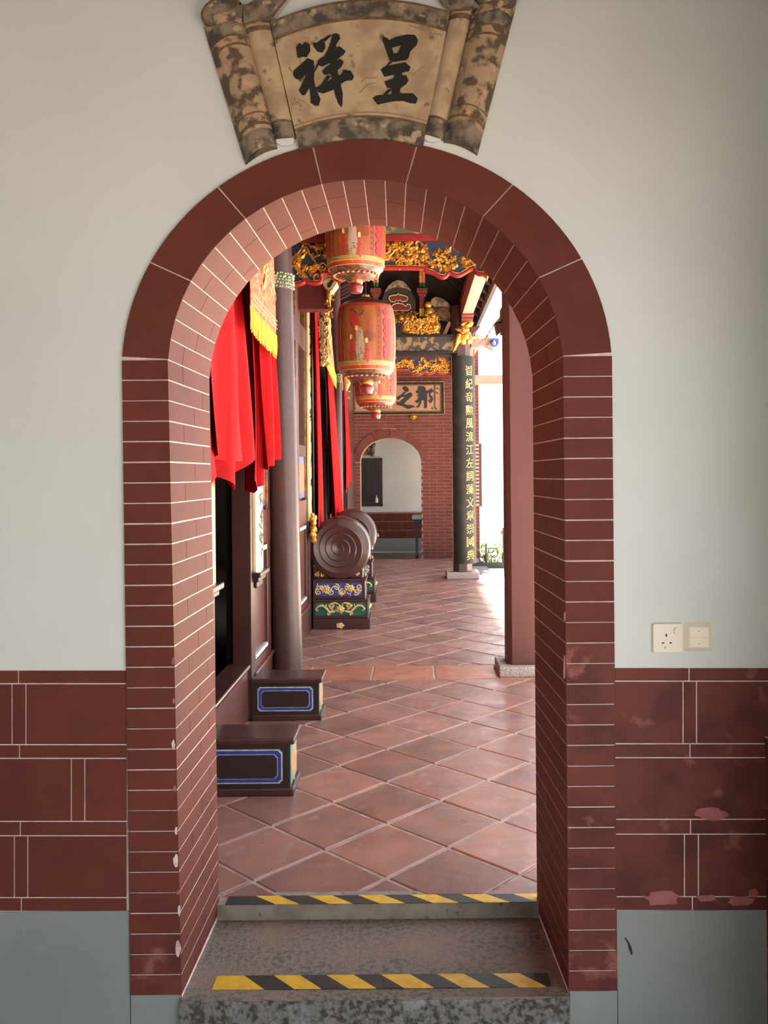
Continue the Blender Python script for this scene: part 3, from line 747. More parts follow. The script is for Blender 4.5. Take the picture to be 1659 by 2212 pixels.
# ---------------- left panelled wall
wl = MB(); wl.box(XW - .10, XW - .03, 2.87, 4.02, 0, 4.3); wl.box(XW - .10, XW - .03, 5.02, 8.25, 0, 4.3)
wl.box(XW - .10, XW - .03, 9.55, 11.75, 0, 4.3); wl.box(XW - .10, XW - .03, 12.75, 14.5, 0, 4.3)
wl.box(XW - .10, XW - .03, 4.0, 5.04, 2.82, 4.3); wl.box(XW - .10, XW - .03, 8.2, 9.6, 3.05, 4.3); wl.box(XW - .10, XW - .03, 11.7, 12.8, 2.82, 4.3)
hall = struct('wall_hall', wl, 'lacquer_panel', origin=(XW, 0, 0))
def wpart(name, x0, x1, y0, y1, z0, z1, m, bevel=.004, parent=None):
    mb = MB(); mb.box(x0, x1, y0, y1, z0, z1); return link(name, mb, m, parent or hall, bevel=bevel)
def panel_bay(y0, y1, painted=True):
    wpart('stile', XW - .04, XW + .005, y0, y0 + .085, 0, 3.2, 'lacquer_panel'); wpart('stile', XW - .04, XW + .005, y1 - .085, y1, 0, 3.2, 'lacquer_panel')
    wpart('skirting_board', XW - .04, XW + .012, y0, y1, 0, .235, 'lacquer_panel')
    wpart('moulding', XW - .04, XW + .026, y0 + .02, y1, .235, .262, 'white_paint' if False else 'lacquer_panel', .008)
    wpart('rail', XW - .04, XW + .004, y0, y1, .262, .31, 'lacquer_panel'); wpart('rail', XW - .04, XW + .008, y0, y1, 1.00, 1.215, 'lacquer_panel')
    wpart('panel', XW - .04, XW - .012, y0 + .08, y1 - .08, .31, 1.00, 'lacquer_panel')
    wpart('panel_bead', XW - .03, XW + .006, y0 + .10, y1 - .10, .955, .985, 'white_paint', .002)
    wpart('panel_bead', XW - .03, XW + .006, y1 - .115, y1 - .10, .33, .985, 'lacquer', .002)
    wpart('panel_bead', XW - .03, XW + .006, y0 + .10, y1 - .10, .32, .345, 'white_paint', .002)
    wpart('rail', XW - .04, XW + .012, y0, y1, 2.55, 2.75, 'lacquer_panel')
    if painted:
        wpart('painted_panel', XW - .04, XW - .008, y0 + .09, y1 - .09, 1.235, 1.60, 'dimmed_blue', .002)
        pp = wpart('painted_field', XW - .04, XW - .004, y0 + .14, y1 - .12, 1.28, 1.54, 'dimmed_orange', .01)
        wpart('rail', XW - .04, XW + .004, y0, y1, 1.60, 1.70, 'lacquer')
    n = int((y1 - y0 - .2) / .07)
    for k in range(n):
        yk = lerp(y0 + .1, y1 - .1, (k + .5) / n); wpart('lattice_bar', XW - .035, XW - .005, yk - .008, yk + .008, 1.7, 2.55, 'lacquer', 0)
    wpart('gilded_moulding', XW - .03, XW + .008, y1 - .098, y1 - .082, 1.24, 3.15, 'dimmed_gold', .003)
for ya, yb in ((5.06, 5.70), (5.70, 6.36), (6.56, 7.16), (7.16, 7.78), (9.95, 10.5), (10.5, 11.05)): panel_bay(ya, yb)
for y0, y1 in ((4.02, 5.04), (8.25, 9.55), (11.75, 12.75)):          # door posts and lintels
    zt_ = 3.05 if y0 == 8.25 else 2.82
    for yy_ in (y0, y1): wpart('door_post', XW - .10, XW + .012, yy_ - .05, yy_ + .05, 0, zt_, 'lacquer')
    wpart('door_lintel', XW - .10, XW + .012, y0 - .05, y1 + .05, zt_ - .02, zt_ + .16, 'lacquer')
wpart('door_post', XW - .1, XW + .02, 7.76, 7.90, 0, 3.2, 'lacquer')
wpart('end_post', XW - .1, XW - .01, 13.2, 14.5, 0, 3.6, 'lacquer')
for y0, y1 in ((4.02, 5.04), (11.75, 12.75)):
    sl = MB(); sl.box(XW - .12, XW - .01, y0 - .04, y1 + .04, 0, .30)
    s1 = struct('trim_2' if y0 < 5 else 'trim_3', sl, 'lacquer_panel', bevel=.01)
    mb = MB(); mb.box(XW - .135, XW + .005, y0 - .04, y1 + .04, .30, .33); link('cap', mb, 'lacquer', s1, bevel=.01)
sl = MB(); sl.box(XW - .12, XW - .01, 8.2, 9.6, 0, .42); struct('trim_4', sl, 'lacquer_panel', bevel=.01)
# door leaf swung fully open against the inner side of the hall wall
mb = MB(); mb.box(XW - .15, XW - .099, 5.06, 5.60, 0, 2.8); d1 = struct('door_1', mb, 'lacquer_dark')
# dark hall behind
for nm, b in (('wall_hall_back', (-4.2, -4.1, 2.9, 14.6, -.1, 4.6)), ('wall_hall_near', (-4.2, XW - .1, 2.88, 2.98, -.1, 4.6)), ('wall_hall_far', (-4.2, XW - .1, 14.5, 14.6, -.1, 4.6)),
              ('floor_hall', (-4.2, XW - .03, 2.88, 14.6, -.12, -.01)), ('ceiling_hall', (-4.2, XW - .03, 2.88, 14.6, 4.25, 4.35))):
    mb = MB(); mb.box(*b); struct(nm, mb, 'interior')

# ---------------- columns on the left
def round_column(label, x, y, r, ztop, ring_z, lean, group=None):
    t = thing('round_column', label, 'column', (x, y, 0))
    def cx(z): return x + lean * (z - 1.0)
    mb = MB(); seg = 32; vs = []; fs = []; rows = [0.09, .5, 1.2, 2.0, 2.7, ring_z, ztop]
    for z in rows:
        for k in range(seg): a = 2 * PI * k / seg; vs.append((cx(z) + r * math.cos(a), y + r * math.sin(a), z))
    for i in range(len(rows) - 1):
        for k in range(seg): k2 = (k + 1) % seg; fs.append((i * seg + k, i * seg + k2, (i + 1) * seg + k2, (i + 1) * seg + k))
    fs += [tuple(range(seg))[::-1], tuple((len(rows) - 1) * seg + k for k in range(seg))]
    mb.add(vs, fs); link('shaft', mb, 'lacquer_column', t, smooth=40)
    b0 = cx(0)
    mb = MB(); mb.lathe([(r * 1.12, 0), (r * 1.18, .03), (r * 1.18, .06), (r * 1.04, .10)], (b0, y, 0), 32); link('base', mb, 'granite_pale', t, smooth=40)
    mb = MB(); mb.lathe([(r * 1.02, -.055), (r * 1.05, -.05), (r * 1.05, .05), (r * 1.02, .055)], (cx(ring_z), y, ring_z), 32); rg = link('ring', mb, 'ring_green', t, smooth=40)
    mb = MB()
    for row in range(5):
        zz_ = ring_z - .042 + row * .021
        for k in range(34):
            a = 2 * PI * (k + rng.uniform(-.25, .25)) / 34
            if math.sin(a) > .35: continue
            q = rng.uniform(.006, .011)
            mb.ball((cx(ring_z) + r * 1.055 * math.cos(a), y + r * 1.055 * math.sin(a), zz_ + rng.uniform(-.004, .004)), q, q, q * .9, 5, 4)
    link('pearls', mb, 'pearl', rg, smooth=80, kind='stuff')
    return t
round_column('thick mauve brown round column beside the painted panel and side door', -.862, 5.78, .100, 4.2, 2.745, -.018)
round_column('mauve brown round column rising behind the carved drums beside the long curtain', -.895, 10.45, .062, 4.2, 2.62, -.006)

# ---------------- square columns on the right
def chamfer_post(x0, x1, y0, y1, c_, z0, z1):
    pts = [(x0 + c_, y0), (x1 - c_, y0), (x1, y0 + c_), (x1, y1 - c_), (x1 - c_, y1), (x0 + c_, y1), (x0, y1 - c_), (x0, y0 + c_)]
    mb = MB(); mb.prism([(x, y, z0) for x, y in pts], (0, 0, z1 - z0)); return mb
t = thing('square_column', 'red brown chamfered square column on a pale granite block by the court', 'column', (.80, 6.17, 0))
o = link('shaft', chamfer_post(.678, .90, 6.06, 6.30, .03, .068, 4.0), 'lacquer_post', t, bevel=.004); flipfix(o)
mb = MB(); mb.box(.612, 1.02, 5.99, 6.36, 0, .07); link('base', mb, 'granite_pale', t, bevel=.008)
t = thing('couplet_column', 'dark chamfered column carrying a black board of gold characters', 'column', (.70, 11.78, 0))
o = link('shaft', chamfer_post(.572, .828, 11.66, 11.9, .07, .09, 3.75), 'lacquer', t, bevel=.004); flipfix(o)
mb = MB(); mb.box(.475, .92, 11.6, 12.0, 0, .09); link('base', mb, 'granite_pale', t, bevel=.01)

# couplet board wrapped round the column
cb = thing('couplet_board', 'curved black board with one column of gold characters on the chamfered column', 'couplet', (.70, 11.6, .205))
CXb, CYb, RB = .705, 11.80, .185
def cyl(u, z, h):       # u: metres round the board, measured from its middle
    a = R(-90 + 16) + u / RB
    return Vector((CXb + (RB + h) * math.cos(a), CYb + (RB + h) * math.sin(a), z))
mb = MB(); nu = 20
vs = []; fs = []
zs2 = [.205, 1.2, 2.2, 3.05]
for z in zs2:
    for k in range(nu + 1): vs.append(cyl(lerp(-.21, .21, k / nu), z, 0))
n1 = len(vs)
for z in zs2:
    for k in range(nu + 1): vs.append(cyl(lerp(-.21, .21, k / nu), z, -.02))
Wd = nu + 1
for j in range(3):
    for k in range(nu): a_ = j * Wd + k; fs += [(a_, a_ + 1, a_ + Wd + 1, a_ + Wd), (n1 + a_ + Wd, n1 + a_ + Wd + 1, n1 + a_ + 1, n1 + a_)]
for k in range(nu): fs += [(k + 1, k, n1 + k, n1 + k + 1), (3 * Wd + k, 3 * Wd + k + 1, n1 + 3 * Wd + k + 1, n1 + 3 * Wd + k)]
for j in range(3): fs += [(j * Wd, (j + 1) * Wd, n1 + (j + 1) * Wd, n1 + j * Wd), ((j + 1) * Wd + nu, j * Wd + nu, n1 + j * Wd + nu, n1 + (j + 1) * Wd + nu)]
mb.add(vs, fs); o = link('board', mb, 'lacquer_black', cb, smooth=50); flipfix(o)
for sgn in (-1, 1):
    mb = MB(); mb.tube([cyl(sgn * .205, .21, .002), cyl(sgn * .205, 3.045, .002)], .006, 6); link('edge_bead', mb, 'brown_line', cb)
TXT = '晋紀竒勲風流江左詞藻文章崇國典'
for k, ch in enumerate(TXT):
    py = lerp(800, 1199, k / 14.0)
    z = P(1012, py, 11.62).z
    mb = MB(); add_glyph(mb, ch, .055, z, .118, .135, cyl, .004, slant=.06)
    link('gold_character', mb, 'gold_flat', cb)

# ---------------- gilded boards beside the doors on the left wall
def side_board(label, y0, y1, z0, z1, marks, group=None, bracket=True, m_='gold_board'):
    t = thing('door_couplet', label, 'couplet', (XW, (y0 + y1) / 2, z0))
    w_ = y1 - y0
    def bm_(u, z, h):   # u 0..1 along the wall, bowed outwards
        return Vector((XW + .029 + .012 * math.sin(PI * u) + h, lerp(y0, y1, u), z))
    mb = MB()
    mb.sheet(lambda u, v: bm_(u, lerp(z0, z1, v), 0), 10, 4, (-.016, 0, 0)); o = link('board', mb, m_, t, smooth=50); flipfix(o)
    for (cz, hh) in marks:
        mb = MB()
        for q in range(9):
            a = rng.uniform(.3, .7); zc_ = cz + rng.uniform(-hh, hh) * .9
            pl = [(a, zc_), (a + rng.uniform(-.2, .2), zc_ - rng.uniform(.005, .03)), (a + rng.uniform(-.25, .2), zc_ - rng.uniform(.02, .05))]
            mb.stroke([(p[0] * w_, p[1]) for p in pl], [.012, .018, .008], lambda u, v, h: bm_(u / w_, v, h), .0025)
        link('brush_character', mb, 'ink', t, kind='stuff')
    if bracket:
        mb = MB(); mb.box(XW + .011, XW + .062, y0 - .03, y1 + .03, z0 - .03, z0); mb.box(XW + .011, XW + .045, y0 + .0, y1, z0 - .06, z0 - .03); mb.box(XW + .011, XW + .03, y0 + .03, y1 - .03, z0 - .1, z0 - .06)
        link('bracket', mb, 'lacquer_dark', t, bevel=.006)
    return t
side_board('pale gilded couplet board with cursive writing under the fringed curtain', 5.06, 5.31, .86, 2.6, [(1.36, .09), (1.20, .06), (1.04, .07)])
side_board('pale gilded couplet board beside the door block in the arch shadow', 3.72, 4.02, .93, 2.7, [(1.9, .1), (1.7, .08), (1.5, .07)])
tb = side_board('narrow tall gilded couplet board beside the long red curtain', 7.72, 7.94, 1.02, 3.15, [(z_, .05) for z_ in (1.2, 1.4, 1.6, 1.8, 2.0, 2.2, 2.4, 2.6, 2.8)], bracket=False)
mb = MB()
for k in range(26): mb.ball((XW + .045 + rng.uniform(0, .03), rng.uniform(7.70, 7.84), .84 + rng.uniform(0, .24)), rng.uniform(.015, .032), seg=6, rings=4)
link('gilded_foot', mb, 'gold', tb, smooth=60)
side_board('narrow gilded couplet board behind the drums on the far side of the main door', 9.62, 9.84, 1.0, 3.1, [], bracket=False, m_='lacquer')

# ---------------- door blocks
def door_block(label, y0, x0, x1, depth, h_):
    t = thing('door_block', label, 'door block', ((x0 + x1) / 2, y0 + depth / 2, 0), 'painted door blocks at the side door')
    y1 = y0 + depth
    mb = MB(); mb.box(x0, x1 - .022, y0 + .012, y1 - .012, .03, h_ - .02); link('body', mb, 'lacquer_dark', t)
    mb = MB(); mb.box(x0, x1, y0, y1, h_ - .028, h_); link('cap', mb, 'lacquer', t, bevel=.007)
    mb = MB(); mb.box(x0, x1 - .004, y0 + .002, y1, 0, .035); link('foot', mb, 'lacquer', t, bevel=.007)
    xa, xb, za, zb = x0 + .035, x1 - .055, .055, h_ - .05
    def notch(i, k):
        a, b, c_, d = xa + i, xb - i, za + i, zb - i
        return [(a + k, c_), (b - k, c_), (b - k, c_ + k * .5), (b - k * .5, c_ + k * .5), (b - k * .5, c_ + k), (b, c_ + k), (b, d - k), (b - k * .5, d - k), (b - k * .5, d - k * .5), (b - k, d - k * .5), (b - k, d), (a + k, d), (a + k, d - k * .5), (a + k * .5, d - k * .5), (a + k * .5, d - k), (a, d - k), (a, c_ + k), (a + k * .5, c_ + k), (a + k * .5, c_ + k * .5), (a + k, c_ + k * .5)]
    for nm, i, k, off, m_ in (('white_line', 0, .012, .002, 'white_paint'), ('blue_frame', .006, .012, .0035, 'blue_paint'), ('white_line', .021, .012, .0045, 'white_paint'), ('panel', .0235, .012, .0055, 'lacquer_dark')):
        mb = MB(); mb.prism([(x, y0 + .012, z) for x, z in notch(i, k)], (0, -off, 0)); o = link(nm, mb, m_, t); flipfix(o)
    # painted end
    xe = x1 - .022
    mb = MB(); mb.box(xe - .002, xe + .003, y0 + .022, y1 - .022, .045, h_ - .035); link('painted_end', mb, 'teal_paint', t)
    ym, zm = (y0 + y1) / 2, h_ * .48
    mb = MB(); mb.prism([(xe + .003, ym - depth * .36, zm), (xe + .003, ym, zm - h_ * .36), (xe + .003, ym + depth * .36, zm), (xe + .003, ym, zm + h_ * .36)], (.002, 0, 0)); o = link('diamond', mb, 'gold_pale', t); flipfix(o)
    mb = MB(); mb.prism([(xe + .005, ym - depth * .30, zm), (xe + .005, ym, zm - h_ * .30), (xe + .005, ym + depth * .30, zm), (xe + .005, ym, zm + h_ * .30)], (.001, 0, 0)); o = link('diamond', mb, 'orange_paint', t); flipfix(o)
    return t
door_block('dark lacquered door block with dull blue frame, cut by the arch edge', 3.80, -.945, -.532, .235, .258)
door_block('dark lacquered door block with bright blue frame, in front of the round column', 4.97, -.945, -.530, .235, .247)

# ---------------- carved drum stones
def spiral(c, r0, r1, turns, a0=0.0, n=None, flip=1):
    n = n or int(turns * 18) + 2; c = Vector(c); out = []
    for k in range(n):
        t_ = k / (n - 1); a = a0 + flip * turns * 2 * PI * t_; r_ = lerp(r0, r1, t_)
        out.append(c + Vector((r_ * math.cos(a), 0, r_ * math.sin(a))))
    return out
def drum_stone(label):
    t = thing('drum_stone', label, 'drum', (0, 0, 0), 'carved drums at the main door')
    x0, x1 = -.252, .285
    mb = MB(); mb.box(x0, x1, 0, .34, 0, .095); link('foot', mb, 'lacquer', t, bevel=.008)
    mb = MB(); mb.box(x0, x1 - .02, .012, .328, .095, .265); mb.box(x0, x1 - .012, .006, .334, .255, .275); link('tier', mb, 'lacquer', t, bevel=.006)
    mb = MB(); mb.box(x0, x1 - .045, .026, .31, .275, .455); mb.box(x0, x1 - .035, .02, .32, .445, .465); link('tier', mb, 'lacquer', t, bevel=.006)
    mb = MB(); mb.box(x0, x1 - .065, .05, .29, .465, .62); link('saddle', mb, 'lacquer', t, bevel=.01)
    # disc
    cz, rr = .75, .288
    mb = MB(); vs = []; fs = []; seg = 48
    rows = [(0.02, .03), (rr - .035, .03), (rr - .012, .04), (rr, .07), (rr, .25), (rr - .012, .28), (rr - .035, .29), (.02, .29)]
    for r_, y_ in rows:
        for k in range(seg): a = 2 * PI * k / seg; vs.append((r_ * math.cos(a) + .002, y_ - .02, cz + r_ * math.sin(a) * 1.02))
    for i in range(len(rows) - 1):
        for k in range(seg): k2 = (k + 1) % seg; fs.append((i * seg + k, i * seg + k2, (i + 1) * seg + k2, (i + 1) * seg + k))
    fs += [tuple(range(seg)), tuple((len(rows) - 1) * seg + k for k in range(seg))[::-1]]
    mb.add(vs, fs); dk = link('disc', mb, 'lacquer', t, smooth=40); flipfix(dk)
    # raised spiral band: stepped ramp, each turn proud at its outer edge
    mb = MB(); N_ = 260; turns = 4.3; vs = []
    for k in range(N_ + 1):
        t_ = k / N_; a = R(200) - turns * 2 * PI * t_
        r_o = lerp(.012, .260, t_); wd_ = .0585 * min(1, .35 + t_ * 5)
        for rad, y_ in ((r_o, .014), (r_o, .002), (max(.004, r_o - .006), -.003), (max(.002, r_o - wd_ + .004), .0085), (max(.001, r_o - wd_ + .004), .014)):
            vs.append((.002 + rad * math.cos(a), y_, cz + rad * math.sin(a) * 1.02))
    fs = []
    for k in range(N_):
        b = k * 5; c_ = b + 5
        for q in range(4): fs.append((b + q, b + q + 1, c_ + q + 1, c_ + q))
    mb.add(vs, fs); o = link('spiral', mb, 'lacquer', dk, smooth=50); flipfix(o)
    # studs on the side
    for zz_, yy_ in ((cz - .01, .13), (cz - .26, .13)):
        mb = MB(); mb.ball((rr - .008 if zz_ > .6 else .215, yy_, zz_), .034, .034, .036, 10, 6); link('stud', mb, 'lacquer', dk, smooth=80)
    # panels
    def panel(z0, z1, xa, xb, y_, m_):
        c_ = .02; pts = [(xa + c_, z0), (xb - c_, z0), (xb, z0 + c_), (xb, z1 - c_), (xb - c_, z1), (xa + c_, z1), (xa, z1 - c_), (xa, z0 + c_)]
        mb = MB(); mb.prism([(x, y_ + .004, z) for x, z in pts], (0, -.007, 0)); o = link('panel', mb, m_, t); flipfix(o); return o
    p1 = panel(.305, .425, -.235, .21, .026, 'blue_paint'); p2 = panel(.125, .245, -.235, .245, .012, 'green_paint')
    # gilded scrollwork, upper panel
    mb = MB(); y_ = .018
    zc = .365
    rr_ = random.Random(5)
    for i, x_ in enumerate((-.20, -.165, -.08, -.03, .03, .065, .155, .185)):
        f_ = 1 if i % 2 else -1
        mb.tube(spiral((x_, y_, zc + f_ * .022), .004, .030, 1.4, rr_.uniform(0, 6), flip=f_), .0062, 5)
    wv = [(lerp(-.225, .205, k / 40), y_, zc + .035 * math.sin(k / 40 * 6 * PI)) for k in range(41)]
    mb.tube(wv, .006, 5)
    for fx, fz in ((-.125, .375), (.105, .375), (.0, .335)): mb.flower((fx, y_ + .004, fz), .042 if fz > .35 else .026, .018, 7, .3)
    for k in range(14): mb.leaf((rr_.uniform(-.215, .19), y_ + .003, zc + rr_.uniform(-.04, .04)), rr_.uniform(0, 6), .035, .016, .010)
    link('gilding', mb, 'gold_pale', p1, smooth=60)
    # lower panel: lotus between two long curling leaves
    mb = MB(); y_ = .004; zc = .185
    for sx in (-1, 1):
        pl = [(sx * .05 + .005, y_, zc - .02), (sx * .10 + .005, y_, zc - .025), (sx * .13 + .005, y_, zc + .01), (sx * .165 + .005, y_, zc + .035), (sx * .205 + .005, y_, zc + .028), (sx * .228 + .005, y_, zc + .0), (sx * .215 + .005, y_, zc - .015), (sx * .20 + .005, y_, zc - .005)]
        mb.tube(pl, [.012, .014, .013, .012, .010, .008, .006, .004], 6)
        mb.tube(spiral((sx * .075 + .005, y_, zc + .03), .004, .028, 1.3, 0 if sx > 0 else PI, flip=-sx), .008, 6)
        mb.tube(spiral((sx * .105 + .005, y_, zc - .042), .003, .016, 1.2, PI, flip=sx), .006, 5)
        mb.tube([(sx * .09 + .005, y_, zc + .055), (sx * .045 + .005, y_, zc + .06), (sx * .015 + .005, y_, zc + .045)], [.004, .008, .004], 5)
        for k in range(4): mb.leaf((sx * (.11 + k * .022) + .005, y_, zc + .02), PI / 2 + sx * (.2 - k * .25), .03, .016, .008)
    mb.flower((.005, y_ + .004, zc), .048, .022, 8, .2); mb.flower((.005, y_ - .006, zc - .008), .03, .018, 6, .5)
    for k in range(7): mb.leaf((.005, y_, zc - .03), R(20 + k * 23), .06, .022, .010)
    link('gilding', mb, 'gold_pale', p2, smooth=60)
    # boss on the foot and curls beside the disc
    mb = MB(); mb.prism([(.005 + .036 * math.cos(a) * (1 + .12 * math.cos(5 * a)), .003, .035 + .026 * math.sin(a) * (1 + .12 * math.cos(5 * a))) for a in [2 * PI * k / 24 for k in range(24)]], (0, -.009, 0)); o = link('boss', mb, 'gold_pale', t); flipfix(o)
    mb = MB()
    for x_, z_, r_, f_, a_ in ((-.222, .585, .022, 1, 0), (-.215, .505, .022, -1, 2), (-.16, .50, .018, 1, 1), (.165, .505, .018, -1, 3), (.19, .575, .02, 1, 1)):
        mb = MB(); mb.tube(spiral((x_, .046, z_), .003, r_, 1.5, a_, flip=f_), .0042, 5); link('curl', mb, 'gold_pale', t, smooth=60)
    mb = MB(); mb.tube([(-.205, .046, .53), (-.18, .046, .53), (-.172, .046, .51), (-.168, .046, .485)], .004, 5)
    link('curl', mb, 'gold_pale', t, smooth=60)
    # carved side panel (seen edge-on)
    mb = MB(); mb.box(x1 - .021, x1 - .016, .07, .27, .12, .24); sp_ = link('side_panel', mb, 'green_paint', t)
    mb = MB(); mb.tube([(x1 - .014, .09, .18), (x1 - .008, .17, .20), (x1 - .014, .25, .18)], [.006, .016, .006], 6); link('gilding', mb, 'gold_pale', sp_, smooth=60)
    return t
ds = drum_stone('carved drum with spiral face on a gilded two-tier base, in front of its twin')
ds.location = (-.676, 7.92, 0)
ds2 = copy_tree(ds); ds2.location = (-.688, 9.60, 0); ds2['label'] = 'carved drum with spiral face half hidden behind its twin drum'

# ---------------- lanterns
LPROF = [(.225, .19), (.238, .225), (.247, .30), (.252, .42), (.252, .54), (.246, .64), (.232, .72), (.222, .745)]
def lr(z):
    for (r0, z0), (r1, z1) in zip(LPROF[:-1], LPROF[1:]):
        if z <= z1: return lerp(r0, r1, max(0, (z - z0) / (z1 - z0)))
    return LPROF[-1][0]
def lsurf(a, z, h=0.003): return Vector(((lr(z) + h) * math.cos(a), (lr(z) + h) * math.sin(a), z))
def make_lantern():
    t = thing('lantern', 'lantern', 'lantern', (0, 0, 0), 'painted lanterns hanging in the corridor')
    seg = 28
    mb = MB(); mb.lathe([(.05, .098)] + [(.10, .112), (.16, .132), (.205, .160), (.225, .19)], seg=seg); link('underside', mb, 'lantern_pattern', t, smooth=25)
    mb = MB(); mb.lathe(LPROF, seg=seg); link('body', mb, 'lantern_paper', t, smooth=5)
    mb = MB(); mb.lathe([(.222, .745), (.19, .775), (.12, .80), (.06, .812), (.05, .825), (.03, .83)], seg=seg); link('top_cap', mb, 'lantern_cap', t, smooth=30)
    for z0, z1, m_ in ((.195, .222, 'lantern_red'), (.228, .262, 'lantern_olive'), (.72, .742, 'lantern_red')):
        mb = MB(); mb.sheet(lambda u, v: lsurf(u * 2 * PI, lerp(z0, z1, v), .0028), seg * 2, 2, (0, 0, 0.0002)); link('band', mb, m_, t, smooth=30)
    for z_ in (.224, .19): 
        mb = MB(); mb.tube([lsurf(2 * PI * k / 56, z_, .003) for k in range(57)], .0035, 5); link('rib', mb, 'gold_flat', t, smooth=60)
    # gold cloud row on the underside
    mb = MB()
    for k in range(26):
        a = 2 * PI * k / 26; r_ = .185
        mb.ball((r_ * math.cos(a), r_ * math.sin(a), .140), .014, .014, .008, 6, 4)
    link('cloud_row', mb, 'orange_paint', t, smooth=60)
    # vertical ribs of the frame
    mb = MB()
    for k in range(28):
        a = 2 * PI * k / 28
        mb.tube([lsurf(a, z_, .001) for z_ in (.19, .25, .35, .5, .62, .70, .745)], .0016, 4)
    link('frame_ribs', mb, 'orange_paint', t)
    # painted panels: four round the body
    for q in range(3):
        a0 = R(-98 + q * 120)
        mb = MB(); mb.sheet(lambda u, v: lsurf(a0 + lerp(-.60, .60, u), lerp(.265, .715, v), .0022), 12, 6, (0, 0, .0002)); link('picture_panel', mb, 'lantern_panel', t, smooth=30)
        fm = lambda u, v, h: lsurf(a0 + u, v, h)
        mb = MB()     # red gourd-like sweep and children in robes
        mb.stroke([(-.30, .665), (-.22, .64), (-.12, .585), (-.03, .555), (.04, .55)], [.05, .14, .16, .10, .06], fm, .0034)
        link('painted_gourd', mb, 'lantern_red', t)
        mb = MB()
        mb.stroke([(-.34, .69), (-.25, .685), (-.12, .66), (.02, .63), (.14, .65), (.18, .67)], [.006, .012, .010, .008, .012, .02], fm, .0042)
        mb.stroke([(-.35, .685), (-.33, .62), (-.27, .565), (-.16, .535)], [.006, .012, .012, .008], fm, .0042)
        for _ in range(34):
            u = rng.uniform(-.40, .42); v = rng.uniform(.27, .53); 
            mb.stroke([(u, v), (u + rng.uniform(-.05, .05), v - rng.uniform(.005, .02)), (u + rng.uniform(-.08, .08), v - rng.uniform(.01, .04))], [.004, .006, .003], fm, .0044)
        link('ink_drawing', mb, 'ink_soft', t)
        mb = MB(); mb.stroke([(-.02, .50), (.03, .44), (.05, .36), (.03, .29)], [.12, .28, .34, .22], fm, .0034); link('painted_robe', mb, 'robe', t)
        mb = MB(); mb.stroke([(-.24, .42), (-.22, .38), (-.24, .31)], [.08, .16, .14], fm, .0036); mb.stroke([(.30, .38), (.31, .33), (.30, .29)], [.08, .14, .14], fm, .0036); link('painted_child', mb, 'lantern_red', t)
        mb = MB()
        for u, v in ((-.06, .525), (-.25, .455), (.27, .42)): mb.stroke([(u - .03, v), (u + .03, v)], .04, fm, .0046)
        link('painted_face', mb, 'gold_pale', t)
        mb = MB()
        for u in (-.70, .70): 
            for k in range(9):
                v = .68 - k * .045; mb.stroke([(u - .02, v), (u + .03, v - .008)], .006, fm, .0036); mb.stroke([(u, v + .012), (u - .01, v - .018)], .007, fm, .0036)
        link('inscription', mb, 'ink_soft', t)
        mb = MB()     # jagged red lettering between the panels
        for v, w_ in ((.66, .05), (.575, .09), (.50, .06), (.43, .06), (.345, .09), (.30, .05)):
            mb.stroke([(.88, v + .01), (.97, v), (1.12, v + .012)], [w_ * .3, w_, w_ * .7], fm, .0036)
        mb.stroke([(1.08, .70), (1.06, .5), (1.09, .30)], [.05, .07, .09], fm, .0034)
        link('jagged_red_mark', mb, 'lantern_magenta', t)
    mb = MB(); mb.lathe([(.046, 0), (.052, .012), (.062, .045), (.060, .062), (.050, .072), (.056, .078), (.058, .084)], seg=20); kn = link('knob', mb, 'knob_red', t, smooth=50)
    mb = MB(); mb.lathe([(.058, .083), (.060, .09), (.058, .1), (.048, .102)], seg=20); link('collar', mb, 'gold', kn, smooth=50)
    mb = MB(); mb.tube([(0, 0, .82), (.004, 0, 1.4), (0, 0, 2.62)], .004, 5); link('hanging_cord', mb, 'iron', t)
    mb = MB(); mb.lathe([(.03, .825), (.034, .835), (.03, .85)], seg=14); link('cap_ring', mb, 'gold', t, smooth=50)
    return t
MB.cross = 5
lan = make_lantern()
MB.cross = 1
lan['label'] = 'orange painted lantern hung in front of the gilded valance, its top hidden by the arch'
p = P(769, 633, 6.12); lan.location = (p.x, 6.12, p.z); lan.scale = (.855,) * 3; lan.rotation_euler.z = R(3)
for px, py, d, sc, rz, lb in ((792, 851, 7.3, 1.0, -4, 'large orange painted lantern hanging behind the gilded valance, shown whole'), (812, 905, 10.0, .975, 5, 'orange painted lantern hanging lower in front of the black framed plaque')):
    l2 = copy_tree(lan); p = P(px, py, d); l2.location = (p.x, d, p.z); l2.scale = (sc,) * 3; l2.rotation_euler.z = R(rz); l2['label'] = lb

